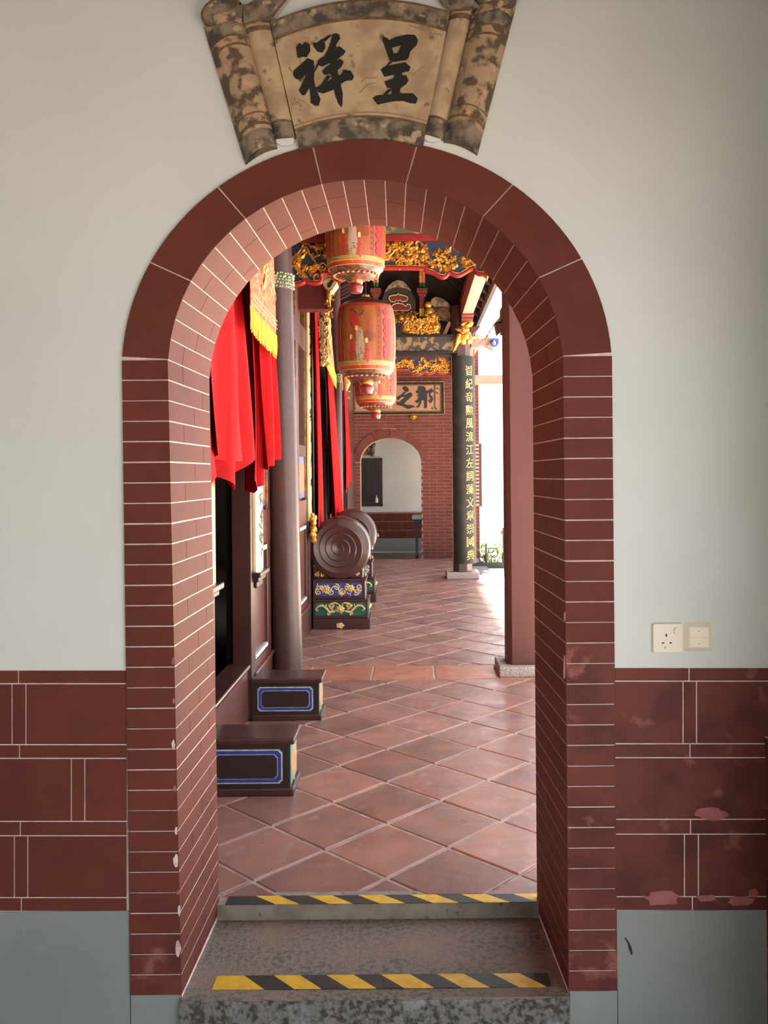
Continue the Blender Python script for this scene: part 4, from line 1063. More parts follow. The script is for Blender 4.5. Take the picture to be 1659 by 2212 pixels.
# ---------------- curtains
DX, DY = 0.0, 1.0      # stand-off from the wall; drift along it
def drape(mb, top, bot, zt0, zb, folds, amp, x=XW + .035, nu=40, nv=26, ph=0.0, thick=.003):
    """top, bot: (y0, y1); zb: function of u giving the hem"""
    def fn(u, v):
        k = v ** .8
        y = lerp(lerp(top[0], top[1], u), lerp(bot[0], bot[1], u), k)
        z = lerp(zt0(u) if callable(zt0) else zt0, zb(u), v)
        a = amp * (.45 + .55 * v)
        xx = x + a * (1 + math.sin(ph + folds * 2 * PI * u + .8 * math.sin(3 * v))) + .35 * a * math.sin(ph * 2 + folds * 3.7 * PI * u + 2 * v)
        return (xx + DX, y * DY, z)
    mb.sheet(fn, nu, nv, (-thick, 0, 0)); return mb
def curtain(label, loc): return thing('door_curtain', label, 'curtain', loc)
def fringe(mb, fn_top, n, ln, x):
    for k in range(n):
        u = (k + .5) / n; y, z = fn_top(u); l_ = ln * rng.uniform(.9, 1.08)
        x_ = x + rng.uniform(-.003, .003)
        mb.tube([(x_, y, z), (x_ + .002, y + rng.uniform(-.003, .003), z - l_ * .5), (x_, y + rng.uniform(-.006, .006), z - l_)], [.004, .0042, .0025], 4)
DX, DY = .027, .97
c1 = curtain('red door curtain with short embroidered banner and yellow fringe beside the thick column', (XW + .03, 4.6, 1.36))
mb = MB(); drape(mb, (3.62, 4.22), (3.60, 4.48), 2.80, lambda u: 1.40 + .05 * math.sin(7 * u) + (.10 if u > .55 else 0) * (u - .55) * 2, 2.0, .045, ph=1.2); link('side_tail', mb, 'cloth_red', c1, smooth=60)
mb = MB(); drape(mb, (3.62, 4.25), (3.64, 4.47), 2.80, lambda u: 1.53 - .03 * math.sin(PI * u), 1.5, .03, x=XW + .075, ph=2.3); link('side_tail', mb, 'cloth_red', c1, smooth=60)
mb = MB(); drape(mb, (4.60, 4.90), (4.66, 4.96), 2.80, lambda u: lerp(1.41, 1.34, u / .3) if u < .3 else lerp(1.34, 1.42, (u - .3) / .7), 1.6, .04, ph=.3); link('side_tail', mb, 'cloth_red', c1, smooth=60)
mb = MB(); drape(mb, (4.72, 4.99), (4.82, 5.22), 2.80, lambda u: lerp(1.46, 1.53, u), 1.8, .035, x=XW + .085, ph=2.0); link('side_tail', mb, 'cloth_red', c1, smooth=60)
mb = MB(); drape(mb, (4.86, 5.02), (5.12, 5.54), 2.80, lambda u: lerp(1.60, 1.62, u) - .03 * math.sin(PI * u), 1.4, .035, x=XW + .06, ph=.9); link('side_tail', mb, 'cloth_red', c1, smooth=60)
bt = lambda u: lerp(2.26, 2.235, u) - .01 * math.sin(PI * u)
mb = MB(); drape(mb, (4.20, 5.0), (4.25, 5.06), 2.82, bt, 2.0, .006, x=XW + .15, nv=10); bn = link('banner', mb, 'cloth_embroidered', c1, smooth=60)
mb = MB()
def bmap(u, v, h): return Vector((XW + .163 + .027 + h, u * .97, v))
for row in range(3):
    for k in range(26):
        y_ = lerp(4.27, 5.05, (k + .5) / 26); z_ = 2.275 + row * .022
        mb.stroke([(y_ - .008, z_ - .006), (y_ + .008, z_ + .006)], .005, bmap, .003)
for k in range(36):
    y_ = rng.uniform(4.3, 5.02); z_ = rng.uniform(2.36, 2.78); s_ = rng.uniform(.015, .03)
    mb.stroke([(y_ - s_, z_), (y_, z_ + s_ * .8), (y_ + s_, z_ - s_ * .3), (y_ + s_ * .3, z_ - s_)], [.004, .007, .007, .003], bmap, .003)
link('embroidery', mb, 'gold_pale', bn)
mb = MB()
for pl in ([(4.55, 2.60), (4.64, 2.66), (4.70, 2.60)], [(4.6, 2.68), (4.6, 2.5)], [(4.52, 2.55), (4.72, 2.54)], [(4.68, 2.66), (4.66, 2.48), (4.60, 2.42)]): mb.stroke(pl, .028, bmap, .005)
link('embroidered_character', mb, 'yellow_paint', bn)
mb = MB(); fringe(mb, lambda u: (lerp(4.25, 5.06, u) * DY, bt(u) + .005), 90, .125, XW + .158 + DX); link('fringe', mb, 'fringe_yellow', c1)
mb = MB(); mb.tube([(XW + .09, 3.4, 2.81), (XW + .09, 5.0, 2.81)], .014, 8); link('rod', mb, 'lacquer', c1, smooth=60)

DX, DY = .03, 1.0
c2_ = curtain('tall red main door curtain with fringed banner, falling behind the carved drums', (XW + .03, 9.2, .5))
mb = MB(); drape(mb, (7.78, 7.96), (7.82, 8.42), 3.22, lambda u: .955 + .01 * math.sin(6 * u), 1.6, .022, ph=.5); link('side_tail', mb, 'cloth_red', c2_, smooth=60)
mb = MB(); drape(mb, (8.45, 9.05), (9.45, 10.36), lambda u: lerp(3.18, 2.98, u), lambda u: .955 + .01 * math.sin(8 * u), 3.2, .03, ph=1.4); link('side_tail', mb, 'cloth_red', c2_, smooth=60)
mb = MB(); drape(mb, (8.0, 8.55), (8.0, 9.1), lambda u: lerp(3.25, 3.0, u), lambda u: lerp(2.62, 2.50, u), 1.5, .006, x=XW + .12, nv=10); bn = link('banner', mb, 'cloth_embroidered', c2_, smooth=60)
mb = MB()
def bmap2(u, v, h): return Vector((XW + .166 + h, u, v))
for pl in ([(8.2, 2.98), (8.5, 2.92)], [(8.15, 2.88), (8.55, 2.80)], [(8.3, 3.02), (8.32, 2.72)], [(8.45, 2.98), (8.46, 2.70), (8.6, 2.66)], [(8.2, 2.78), (8.5, 2.72)]): mb.stroke(pl, .035, bmap2, .004)
link('embroidered_character', mb, 'yellow_paint', bn)
mb = MB(); fringe(mb, lambda u: (lerp(8.02, 9.1, u), lerp(2.62, 2.50, u) + .005), 70, .15, XW + .16); link('fringe', mb, 'fringe_yellow', c2_)
mb = MB(); mb.tube([(XW + .08, 7.9, 3.23), (XW + .08, 9.6, 3.23)], .016, 8); link('rod', mb, 'lacquer', c2_, smooth=60)
DX, DY = 0.0, 1.0
c3 = curtain('short red curtain on the last side door beyond the thinner column', (XW + .03, 12.1, 1.27))
mb = MB(); drape(mb, (11.55, 11.9), (11.5, 12.55), 2.75, lambda u: lerp(1.18, 1.36, u), 2.0, .025, ph=.4); link('side_tail', mb, 'cloth_red', c3, smooth=60)
mb = MB(); mb.tube([(XW + .04, 11.5, 2.76), (XW + .04, 12.8, 2.76)], .014, 8); link('rod', mb, 'lacquer', c3, smooth=60)

# ---------------- carved valance beams across the corridor
def carve(mb, x0, x1, z0f, z1, y, seed, dens=1.0, sc=1.0):
    """gilded openwork: vines, leaves, fruit and flowers, on the plane y facing the camera side"""
    r_ = random.Random(seed); A = (x1 - x0) * (z1 - z0f((x0 + x1) / 2))
    n = int(A * 420 * dens / sc ** 2)
    for k in range(n):
        x = r_.uniform(x0 + .02, x1 - .02); z = r_.uniform(z0f(x) + .02, z1 - .02); kind = r_.random()
        if kind < .30:
            mb.tube(spiral((x, y - .006, z), .004 * sc, r_.uniform(.022, .045) * sc, r_.uniform(.8, 1.4), r_.uniform(0, 6), n=16, flip=r_.choice((-1, 1))), [.0085 * sc] * 8 + [.006 * sc] * 8, 5)
        elif kind < .80:
            a = r_.uniform(0, 6.28)
            for q in range(3): mb.leaf((x, y, z), a + (q - 1) * .7, r_.uniform(.045, .085) * sc, .036 * sc, .022 * sc)
        elif kind < .90: mb.flower((x, y, z), .038 * sc, .02 * sc, 6, r_.uniform(0, 1))
        else:
            for q in range(7): mb.ball((x + r_.uniform(-.03, .03) * sc, y - .008, z + r_.uniform(-.03, .03) * sc), .014 * sc, seg=6, rings=4)
    m = int((x1 - x0) / (.5 * sc)) + 1
    for k in range(m):     # running vine
        a0 = lerp(x0, x1, k / m); a1 = lerp(x0, x1, (k + 1) / m); zm = (z0f((a0 + a1) / 2) + z1) / 2; amp = (z1 - z0f((a0 + a1) / 2)) * .32
        mb.tube([(lerp(a0, a1, t_ / 14), y - .004, zm + amp * math.sin(2 * PI * t_ / 14) + .01 * math.sin(9 * t_)) for t_ in range(15)], .0075 * sc, 5)
    return mb
def interp(pts, x):
    if x <= pts[0][0]: return pts[0][1]
    for (a, za), (b, zb) in zip(pts[:-1], pts[1:]):
        if x <= b: return lerp(za, zb, (x - a) / (b - a) if b > a else 0)
    return pts[-1][1]
def valance(label, y, hem_px, d, ztop, x0, x1, seed, sc, red_top=True):
    hem = [P(px, py, d) for px, py in hem_px]; hem = [(p.x, p.z) for p in hem]
    for _ in range(2):       # corner-cutting, so the scallops run in curves
        sm = [hem[0]]
        for (ua, va), (ub, vb) in zip(hem[:-1], hem[1:]): sm += [(lerp(ua, ub, .25), lerp(va, vb, .25)), (lerp(ua, ub, .75), lerp(va, vb, .75))]
        hem = sm + [hem[-1]]
    hem[0] = (x0, hem[0][1]); hem[-1] = (x1, hem[-1][1])
    t = thing('carved_valance', label, 'valance', ((x0 + x1) / 2, y, min(z for _, z in hem)))
    mono = [hem[0]]
    for h in hem[1:]: mono.append((max(h[0], mono[-1][0] + .001), h[1]))
    mb = MB(); mb.prism([(x, y, z) for x, z in mono] + [(x1, y, ztop), (x0, y, ztop)], (0, .03, 0)); o = link('backing_board', mb, 'navy', t); flipfix(o)
    mb = carve(MB(), x0, x1, lambda x: interp(mono, x), ztop, y - .002, seed, 1.25, sc); link('gilded_carving', mb, 'gold', t, smooth=50)
    mb = MB()
    for off, rr_ in ((-.012, .013 * sc), ):
        mb.tube([(x, y + off, z) for x, z in hem], rr_, 8)
        mb.tube([(x, y + .02, z - .001) for x, z in hem], rr_ * 1.1, 8)
    link('red_edging', mb, 'red_paint', t, smooth=60)
    mb = MB(); mb.tube([(x, y - .016, z + .015 * sc) for x, z in hem], .003, 5); link('gilt_line', mb, 'gold', t)
    if red_top:
        mb = MB(); mb.box(x0, x1, y - .03, y + .06, ztop, ztop + .05); link('red_rail', mb, 'red_paint', t, bevel=.004)
    return t
hem_near = [(628, 613), (640, 615), (655, 611), (660, 604), (665, 610), (685, 612), (695, 608), (690, 594), (700, 588), (715, 592), (728, 605), (738, 606), (745, 596), (746, 580), (918, 578), (919, 585), (935, 588), (950, 598), (962, 599), (971, 586), (980, 594), (992, 596), (1005, 588), (1020, 578), (1028, 582), (1030, 592), (1058, 593)]
valance('large gilded openwork valance with red scalloped edge between the nearer columns', 6.42, hem_near, 6.42, P(800, 523, 6.42).z, P(628, 560, 6.42).x, P(1062, 560, 6.42).x, 11, 1.0)
mb = MB(); zb = P(800, 508, 6.42).z + .0; mb.box(P(600, 500, 6.42).x, P(1066, 500, 6.42).x, 6.40, 6.56, zb, zb + .30)
tag(link('painted_beam', mb, 'painted_beam_near', bevel=.01), 'olive painted cross beam above the large gilded valance', 'beam')
hem_far = [(735, 803), (850, 800), (878, 800), (886, 803), (897, 810), (907, 810), (915, 804), (925, 809), (935, 806), (942, 802), (945, 808), (975, 807)]
valance('smaller gilded openwork valance below the painted beam at the far end', 11.74, hem_far, 11.74, P(900, 773, 11.74).z, P(735, 800, 11.74).x, .60, 23, .9, False)
a_, b_ = P(735, 766, 11.74), P(985, 728, 11.74)
mb = MB(); mb.box(a_.x, b_.x, 11.60, 11.86, a_.z, b_.z); pb = link('painted_beam', mb, 'painted_beam', bevel=.01); tag(pb, 'black beam with faded tan painted scene above the smaller valance', 'beam')
mb = MB(); mb.box(a_.x, b_.x + .02, 11.58, 11.88, b_.z - .02, b_.z + .012); mb.box(a_.x, b_.x + .02, 11.58, 11.88, a_.z - .012, a_.z + .018); link('edge_rail', mb, 'lacquer_black', pb, bevel=.004)

# ---------------- roof frame at the far end
DT = 11.76
def Q(px, py, d=DT): p = P(px, py, d); return p
def crescent(label, pl, m_='crescent', depth=.1):
    mb = MB(); mb.prism([Q(x, y) for x, y in pl], (0, depth, 0)); o = link('crescent_beam', mb, m_, bevel=.006); flipfix(o); return tag(o, label, 'beam', None)
crescent('crescent painted beam over the red cloud boards', [(830, 631), (838, 618), (848, 609), (860, 604), (872, 608), (882, 618), (888, 628), (876, 623), (862, 621), (848, 623)])
crescent('stubby crescent painted beam over the dark carved panel next to the couplet column', [(930, 655), (932, 646), (940, 641), (950, 642), (962, 648), (970, 656), (974, 664), (960, 661), (945, 662), (936, 661)])
crescent('crescent painted beam half hidden by the whole lantern', [(738, 668), (748, 656), (762, 648), (774, 646), (784, 652), (795, 655), (805, 660), (790, 662), (765, 662)])
mb = MB(); mb.prism([Q(x, y) for x, y in [(826, 690), (824, 650), (832, 630), (848, 622), (862, 620), (880, 624), (890, 632), (898, 652), (898, 690)]], (0, .06, 0)); o = link('cloud_board', mb, 'dark_wood'); flipfix(o); tag(o, 'dark board with two red cloud panels under the crescent beam', 'board')
def cloud(pl):
    mb = MB(); mb.prism([Q(x, y) - Vector((0, .001, 0)) for x, y in pl], (0, -.012, 0)); k = link('red_cloud', mb, 'dull_red', o); flipfix(k)
    mb = MB(); pts = [Q(x, y) - Vector((0, .014, 0)) for x, y in pl]; mb.tube(pts + [pts[0]], .006, 5); link('gilt_line', mb, 'gold_pale', o)
cloud([(840, 645), (842, 640), (850, 638), (858, 637), (860, 634), (862, 637), (870, 638), (879, 641), (881, 646), (878, 651), (868, 652), (864, 648), (860, 651), (856, 648), (852, 653), (844, 652)])
cloud([(834, 664), (836, 658), (842, 657), (845, 662), (852, 657), (860, 655), (870, 657), (877, 662), (880, 657), (886, 659), (887, 666), (882, 671), (840, 671)])
mb = carve(MB(), Q(848, 690).x, Q(900, 690).x, lambda x: Q(860, 700).z, Q(860, 672).z, DT - .003, 31, 1.1, .8); tag(link('gilded_frieze', mb, 'gold', smooth=50), 'small gilded frieze below the red cloud boards', 'carving')
mb = MB(); mb.prism([Q(x, y) + Vector((0, .02, 0)) for x, y in [(928, 700), (930, 668), (945, 660), (962, 661), (976, 666), (976, 695), (960, 690), (945, 690)]], (0, .05, 0)); dp = link('carved_spandrel', mb, 'dark_wood'); flipfix(dp); tag(dp, 'dark carved panel under the stubby crescent beam', 'carving')
mb = carve(MB(), Q(930, 690).x, Q(975, 690).x, lambda x: Q(950, 690).z, Q(950, 662).z, DT + .015, 37, 1.2, .7); link('carving', mb, 'brown_line', dp, smooth=50)
# struts with capitals
def strut(px, label):
    t = thing('roof_strut', label, 'strut', Q(px, 698), 'painted struts of the far roof frame')
    mb = MB(); a = Q(px - 5, 668); b = Q(px + 6, 632); mb.box(a.x, b.x, DT - .05, DT + .03, a.z, b.z); link('shaft', mb, 'dull_red', t, bevel=.004)
    mb = MB(); a = Q(px - 11, 634); b = Q(px + 12, 624); mb.box(a.x, b.x, DT - .08, DT + .06, a.z, b.z); a2_ = Q(px - 8, 640); b2_ = Q(px + 9, 634); mb.box(a2_.x, b2_.x, DT - .06, DT + .04, a2_.z, b2_.z); link('capital', mb, 'dull_red', t, bevel=.006)
    for py0, py1, m_, dx in ((668, 685, 'yellow_paint', 0), (685, 700, 'green_paint', 0), (592, 612, 'orange_paint', 1), (612, 622, 'green_paint', 1), (540, 592, 'orange_paint', 1)):
        for q in (-1, 1):
            mb = MB(); c_ = Q(px + .5 + q * 3.2, (py0 + py1) / 2); h_ = (Q(px, py0).z - Q(px, py1).z)
            mb.lathe([(.020, -h_ / 2), (.022, 0), (.020, h_ / 2)], (c_.x, DT - .02, c_.z), 10); link('painted_roll', mb, m_, t, smooth=50)
    return t
strut(911, 'red strut on yellow and green rolls standing on the gilded lion bracket')
strut(811, 'red strut with painted rolls rising behind the whole lantern')
# gilded lion bracket
lb = thing('lion_bracket', 'heap-shaped gilded lion bracket sitting on the painted beam', 'bracket', Q(908, 728))
rr2 = random.Random(9)
mb = MB()
for px, py, r_ in ((880, 712, 13), (893, 700, 12), (905, 708, 14), (920, 700, 13), (932, 690, 13), (938, 708, 14), (890, 718, 11), (920, 716, 12), (928, 676, 10), (880, 690, 10), (868, 690, 8), (942, 720, 8), (925, 662, 8)):
    c_ = Q(px, py); q = r_ * DT / F_PX; mb.ball((c_.x, DT - .105, c_.z), q, q * .8, q, 10, 7)
link('body', mb, 'gold', lb, smooth=80)
mb = carve(MB(), Q(872, 700).x, Q(944, 700).x, lambda x: Q(900, 726).z, Q(900, 690).z, DT - .172, 77, 1.0, .8)
for k in range(34):
    c_ = Q(rr2.uniform(872, 944), rr2.uniform(684, 724)); mb.tube(spiral((c_.x, DT - .185 + rr2.uniform(0, .03), c_.z), .004, rr2.uniform(.014, .03), 1.3, rr2.uniform(0, 6), n=14, flip=rr2.choice((-1, 1))), .0065, 5)
link('curled_mane', mb, 'gold', lb, smooth=60)
mb = MB(); mb.prism([Q(x, y) for x, y in [(956, 722), (969, 694), (975, 698), (963, 724)]], (0, .04, 0)); o = link('slanting_brace', mb, 'pink_beam'); flipfix(o); tag(o, 'thin pale slanting brace on the painted beam', 'brace')
# louvre of pale slats high on the left
lv = thing('vent_louvre', 'small louvre of three pale slanting slats high on the hall wall', 'louvre', P(740, 640, 11.0))
for k in range(4):
    mb = MB(); a = P(731, 622 + k * 8, 11.0); b = P(757, 609 + k * 8, 11.0); dn = P(731, 626.5 + k * 8, 11.0).z - a.z
    mb.prism([a, b, b + Vector((0, 0, dn)), a + Vector((0, 0, dn))], (0, .02, 0)); o = link('slat', mb, 'lacquer_column', lv); flipfix(o)

# ---------------- ceiling, eave beam
RX = -.12
mb = MB()
for xa, za, xb, zb_ in ((XW - .3, 4.15, RX, 4.75), (RX, 4.75, .97, 3.70)):
    mb.hexa([(xa, 2.86, za), (xb, 2.86, zb_), (xb, 14.6, zb_), (xa, 14.6, za)], [(xa, 2.86, za + .12), (xb, 2.86, zb_ + .12), (xb, 14.6, zb_ + .12), (xa, 14.6, za + .12)])
ceil = struct('ceiling_corridor', mb, 'dark_wood', origin=(0, 0, 4)); flipfix(ceil)
for k in range(24):
    y_ = 3.2 + k * .48
    mb = MB(); mb.hexa([(RX, y_, 4.67), (RX, y_ + .1, 4.67), (.99, y_ + .1, 3.60), (.99, y_, 3.60)], [(RX, y_, 4.76), (RX, y_ + .1, 4.76), (.99, y_ + .1, 3.71), (.99, y_, 3.71)]); o = link('rafter', mb, 'dark_wood', ceil); flipfix(o)
mb = MB(); mb.prism([(XW - .3, 14.42, 3.45), (1.0, 14.42, 3.45), (1.0, 14.42, 3.75), (RX, 14.42, 4.8), (XW - .3, 14.42, 4.2)], (0, .08, 0)); gw = struct('wall_gable', mb, 'dark_wood'); flipfix(gw)
mb = MB(); mb.prism([(XW - .3, 12.05, 3.62), (.62, 12.05, 3.62), (.9, 12.05, 3.75), (RX, 12.05, 4.8), (XW - .3, 12.05, 4.2)], (0, .05, 0)); gw = struct('wall_truss', mb, 'dark_wood'); flipfix(gw)
mb = MB(); mb.box(.955, 1.0, 2.9, 14.5, 3.56, 3.73); link('fascia_board', mb, 'dark_wood', ceil)
# eave beam over the right columns
eb = thing('eave_beam', 'salmon painted eave beam running along above the columns', 'beam', (.77, 9, 3.53))
mb = MB(); mb.box(.70, .845, 6.29, 11.68, 3.565, 3.78); link('beam', mb, 'pink_beam', eb, bevel=.008)
mb = MB(); mb.box(.69, .855, 11.30, 11.67, 3.535, 3.57); mb.box(.695, .85, 11.42, 11.67, 3.505, 3.54); link('end_block', mb, 'dull_red', eb, bevel=.006)
mb = MB(); mb.box(.685, .86, 6.3, 11.66, 3.775, 3.815); link('top_rail', mb, 'red_paint', eb)
mb = MB(); mb.box(.70, .845, 11.88, 14.44, 3.565, 3.78); link('beam', mb, 'lacquer', eb)
# gilded bracket on the couplet column
gb = thing('gilded_bracket', 'gilded curling bracket with hanging leaf on top of the couplet column', 'bracket', P(1003, 740, 11.59))
mb = MB(); cc = P(1004, 699, 11.59)
sp_ = spiral((cc.x - .012, 11.56, cc.z), .012, .052, 1.3, 0); mb.tube(sp_, .017, 7)
for px, py, r_ in ((1003, 712, 12), (1006, 725, 13), (1000, 735, 10), (1012, 735, 9), (1014, 698, 9), (1008, 700, 10)):
    c_ = P(px, py, 11.6); q = r_ * 11.6 / F_PX; mb.ball((c_.x, 11.61, c_.z), q, q, q, 9, 6)
link('scroll', mb, 'gold', gb, smooth=70)
mb = MB()
mb.tube([P(992, 722, 11.55), P(986, 740, 11.53), P(979, 760, 11.5)], [.035, .04, .006], 6)
mb.tube([P(1018, 728, 11.55), P(1030, 728, 11.55), P(1040, 722, 11.55)], [.03, .02, .005], 6)
for k in range(9): c_ = P(1003 + rr2.uniform(-10, 10), 718 + rr2.uniform(-18, 18), 11.53); mb.leaf(c_, rr2.uniform(0, 6), .09, .05, .03)
link('leaves', mb, 'gold', gb, smooth=60)
mb = MB(); mb.prism([P(x, y, 11.7) for x, y in [(1017, 706), (1038, 704), (1030, 714), (1022, 722), (1016, 726)]], (0, .10, 0)); o = link('wing_block', mb, 'lacquer_post', gb); flipfix(o)
# bracket on the near square column
nb = thing('column_bracket', 'dark carved bracket on the court side of the chamfered square column', 'bracket', (.70, 6.6, 2.4))
mb = MB(); mb.prism([P(x, y, 6.5) for x, y in [(1069, 697), (1098, 690), (1098, 745), (1094, 730), (1090, 722), (1082, 718), (1075, 723)]], (0, .1, 0)); o = link('bracket', mb, 'lacquer', nb); flipfix(o)
mb = MB(); mb.prism([P(x, y, 6.5) for x, y in [(1075, 692), (1098, 668), (1098, 696), (1070, 698)]], (0, .1, 0)); o = link('tie_end', mb, 'pink_beam', nb); flipfix(o)
mb = MB(); mb.box(.70, .86, 6.25, 6.62, P(1085, 695, 6.5).z - .02, P(1085, 670, 6.5).z + .02); link('tie', mb, 'lacquer', nb)
# gilded bracket hanging below the near valance, and the cross-beam end behind it
gb = thing('gilded_bracket', 'pale gilded bracket hanging under the scalloped end of the large valance', 'bracket', P(712, 640, 7.4))
mb = MB(); mb.prism([P(x, y, 7.4) for x, y in [(696, 606), (712, 600), (726, 604), (729, 612), (722, 622), (713, 632), (706, 624), (698, 618)]], (0, .16, 0)); o = link('block', mb, 'gold_pale', gb, bevel=.01); flipfix(o)
mb = MB(); mb.prism([P(x, y, 7.39) for x, y in [(708, 614), (716, 603), (722, 606), (716, 616), (712, 622), (707, 620)]], (0, -.006, 0)); o = link('painted_eye', mb, 'ink', gb); flipfix(o)
mb = MB(); mb.tube([P(711, 630, 7.42), P(710, 650, 7.42), P(713, 672, 7.42)], [.03, .018, .012], 6)
for k in range(16): mb.leaf(P(711 + rr2.uniform(-4, 4), lerp(628, 690, k / 15), 7.4), rr2.uniform(0, 6), .045, .025, .02)
link('hanging_leaves', mb, 'gold', gb, smooth=60)
mb = MB(); a = P(664, 668, 7.5); b = P(709, 604, 7.5); mb.box(a.x - .25, b.x, 7.5, 7.66, a.z, b.z); o = link('cross_beam', mb, 'dull_red', bevel=.006); tag(o, 'dark red beam end above the main door beside the gilded bracket', 'beam')
mb = carve(MB(), P(690, 700, 7.7).x, P(708, 700, 7.7).x, lambda x: P(700, 790, 7.7).z, P(700, 668, 7.7).z, 7.7, 44, 1.6, .8); o = link('gilded_pendant', mb, 'gold_pale', smooth=50); tag(o, 'gilded openwork pendant beside the long curtain top', 'carving')
mb = MB(); mb.box(P(690, 700, 7.7).x, P(708, 700, 7.7).x, 7.702, 7.73, P(700, 790, 7.7).z, P(700, 668, 7.7).z); link('backing', mb, 'crescent', o)

# ================================================================== FAR WALL
YW = 14.5
WX0, WX1, WZ = -1.03, 1.16, 3.75
AI = (-.347, .520, .41, 1.65); AO = (-.362, .6225, .56, 1.65)      # centre x, half width, rise, spring z
def aprof(A, n=28):
    pts = [(A[0] - A[1], 0.0), (A[0] - A[1], A[3])]
    pts += [(A[0] + A[1] * math.cos(PI - PI * k / n), A[3] + A[2] * math.sin(PI * k / n)) for k in range(1, n)]
    return pts + [(A[0] + A[1], A[3]), (A[0] + A[1], 0.0)]
mb = MB(); pi_ = aprof((AI[0], AI[1] + .004, AI[2] + .004, AI[3])); n = len(pi_)
outer = []
for i, (x, z) in enumerate(pi_):
    if i == 0: outer.append((WX0, 0))
    elif i == n - 1: outer.append((WX1, 0))
    elif i == 1: outer.append((WX0, 1.65))
    elif i == n - 2: outer.append((WX1, 1.65))
    else:
        t_ = (i - 1) / (n - 3.0)
        if t_ < .3: outer.append((WX0, lerp(1.65, WZ, t_ / .3)))
        elif t_ > .7: outer.append((WX1, lerp(WZ, 1.65, (t_ - .7) / .3)))
        else: outer.append((lerp(WX0, WX1, (t_ - .3) / .4), WZ))
for cx in (WX0, WX1):
    k = min(range(n), key=lambda i: abs(outer[i][0] - cx) + abs(outer[i][1] - WZ)); outer[k] = (cx, WZ)
for y_, rev in ((YW, False), (YW + .4, True)):
    mb.add([(x, y_, z) for x, z in pi_] + [(x, y_, z) for x, z in outer], [((i, n + i, n + i + 1, i + 1) if rev else (i, i + 1, n + i + 1, n + i)) for i in range(n - 1)])
mb.add([(x, YW, z) for x, z in pi_] + [(x, YW + .4, z) for x, z in pi_], [(i, n + i, n + i + 1, i + 1) for i in range(n - 1)])
mb.add([(WX1, YW, 0), (WX1, YW + .4, 0), (WX1, YW + .4, WZ), (WX1, YW, WZ)], [(0, 1, 2, 3)])
wall_back = struct('wall_back', mb, 'joint_far', origin=(0, YW, 0))
# ring of voussoirs
for i in range(6):
    p0, p1 = lerp(PI, 0, i / 6) - .006, lerp(PI, 0, (i + 1) / 6) + .006
    mb = MB(); vs = []; k = 6
    for j in range(k + 1):
        ph = lerp(p0, p1, j / k)
        for A in (AI, AO):
            for y_ in (YW - .022, YW + .01): vs.append((A[0] + A[1] * math.cos(ph), y_, A[3] + A[2] * math.sin(ph)))
    fs = []
    for j in range(k):
        b = j * 4; c_ = b + 4; fs += [(b, b + 2, c_ + 2, c_), (b, c_, c_ + 1, b + 1), (b + 2, b + 3, c_ + 3, c_ + 2)]
    fs += [(0, 1, 3, 2), (k * 4, k * 4 + 2, k * 4 + 3, k * 4 + 1)]
    mb.add(vs, fs); o = link('voussoir', mb, 'far_brick', wall_back); flipfix(o)
CH, BL, GJ = .0585, .245, .0035
far_bits = MB(); nb_ = 0
shared = {}
for r_ in range(int(WZ / CH)):
    z0, z1 = r_ * CH + GJ, (r_ + 1) * CH - GJ; zm = (z0 + z1) / 2
    if zm < AO[3]: hole = (AI[0] - AI[1], AI[0] + AI[1])
    elif zm < AO[3] + AO[2] - .01:
        q = math.sqrt(max(0, 1 - ((zm - AO[3]) / AO[2]) ** 2)); hole = (AO[0] - AO[1] * q + .03, AO[0] + AO[1] * q - .03)
    else: hole = None
    x = WX0 - (BL / 2 if r_ % 2 else 0)
    while x < WX1:
        a, b = max(x + GJ, WX0), min(x + BL - GJ, WX1); x += BL
        segs = [(a, b)]
        if hole:
            segs = []
            if a < hole[0]: segs.append((a, min(b, hole[0])))
            if b > hole[1]: segs.append((max(a, hole[1]), b))
        for (a2, b2) in segs:
            if b2 - a2 < .02: continue
            seen = a2 < .66 and zm < 3.12 and not (2.44 < zm < 3.02 and -.98 < (a2 + b2) / 2 < .5) and not (zm < .3 and b2 < -.8)
            if seen and nb_ < 298:
                key = round(b2 - a2, 3)
                if key not in shared:
                    m2 = MB(); m2.box(0, key, -.006, .01, 0, CH - 2 * GJ)
                    me = bpy.data.meshes.new('brick'); me.from_pydata(m2.v, [], m2.f); me.materials.append(M['far_brick']); shared[key] = me
                o = bpy.data.objects.new('brick', shared[key]); COL.objects.link(o); o.parent = wall_back; o.location = (a2, 0, z0); nb_ += 1
            else: far_bits.box(a2, b2, YW - .006, YW + .01, z0, z1)
link('brickwork', far_bits, 'far_brick', wall_back, kind='stuff')

# plaque over the far arch
pq = thing('name_plaque', 'black framed tan plaque with large black brush characters over the far arch', 'plaque', P(857, 898, YW - .1))
a, b = P(757, 898, YW - .06), P(960, 823, YW - .06)
def PF(px, py): return P(px, py, YW - .06)
mb = MB(); mb.box(a.x, b.x, YW - .07, YW + .0, a.z, b.z); link('board', mb, 'lacquer_black', pq, bevel=.006)
i1 = .045; i2 = .085
def frame(mb, x0, x1, z0, z1, w_, y0, y1):
    mb.box(x0, x1, y0, y1, z0, z0 + w_); mb.box(x0, x1, y0, y1, z1 - w_, z1); mb.box(x0, x0 + w_, y0, y1, z0, z1); mb.box(x1 - w_, x1, y0, y1, z0, z1)
mb = MB(); frame(mb, a.x, b.x, a.z, b.z, .018, YW - .085, YW - .06); link('gilt_frame', mb, 'dimmed_gold', pq, bevel=.003)
mb = MB(); frame(mb, a.x + .062, b.x - .062, a.z + .055, b.z - .055, .010, YW - .08, YW - .06); link('inner_frame', mb, 'brown_line', pq)
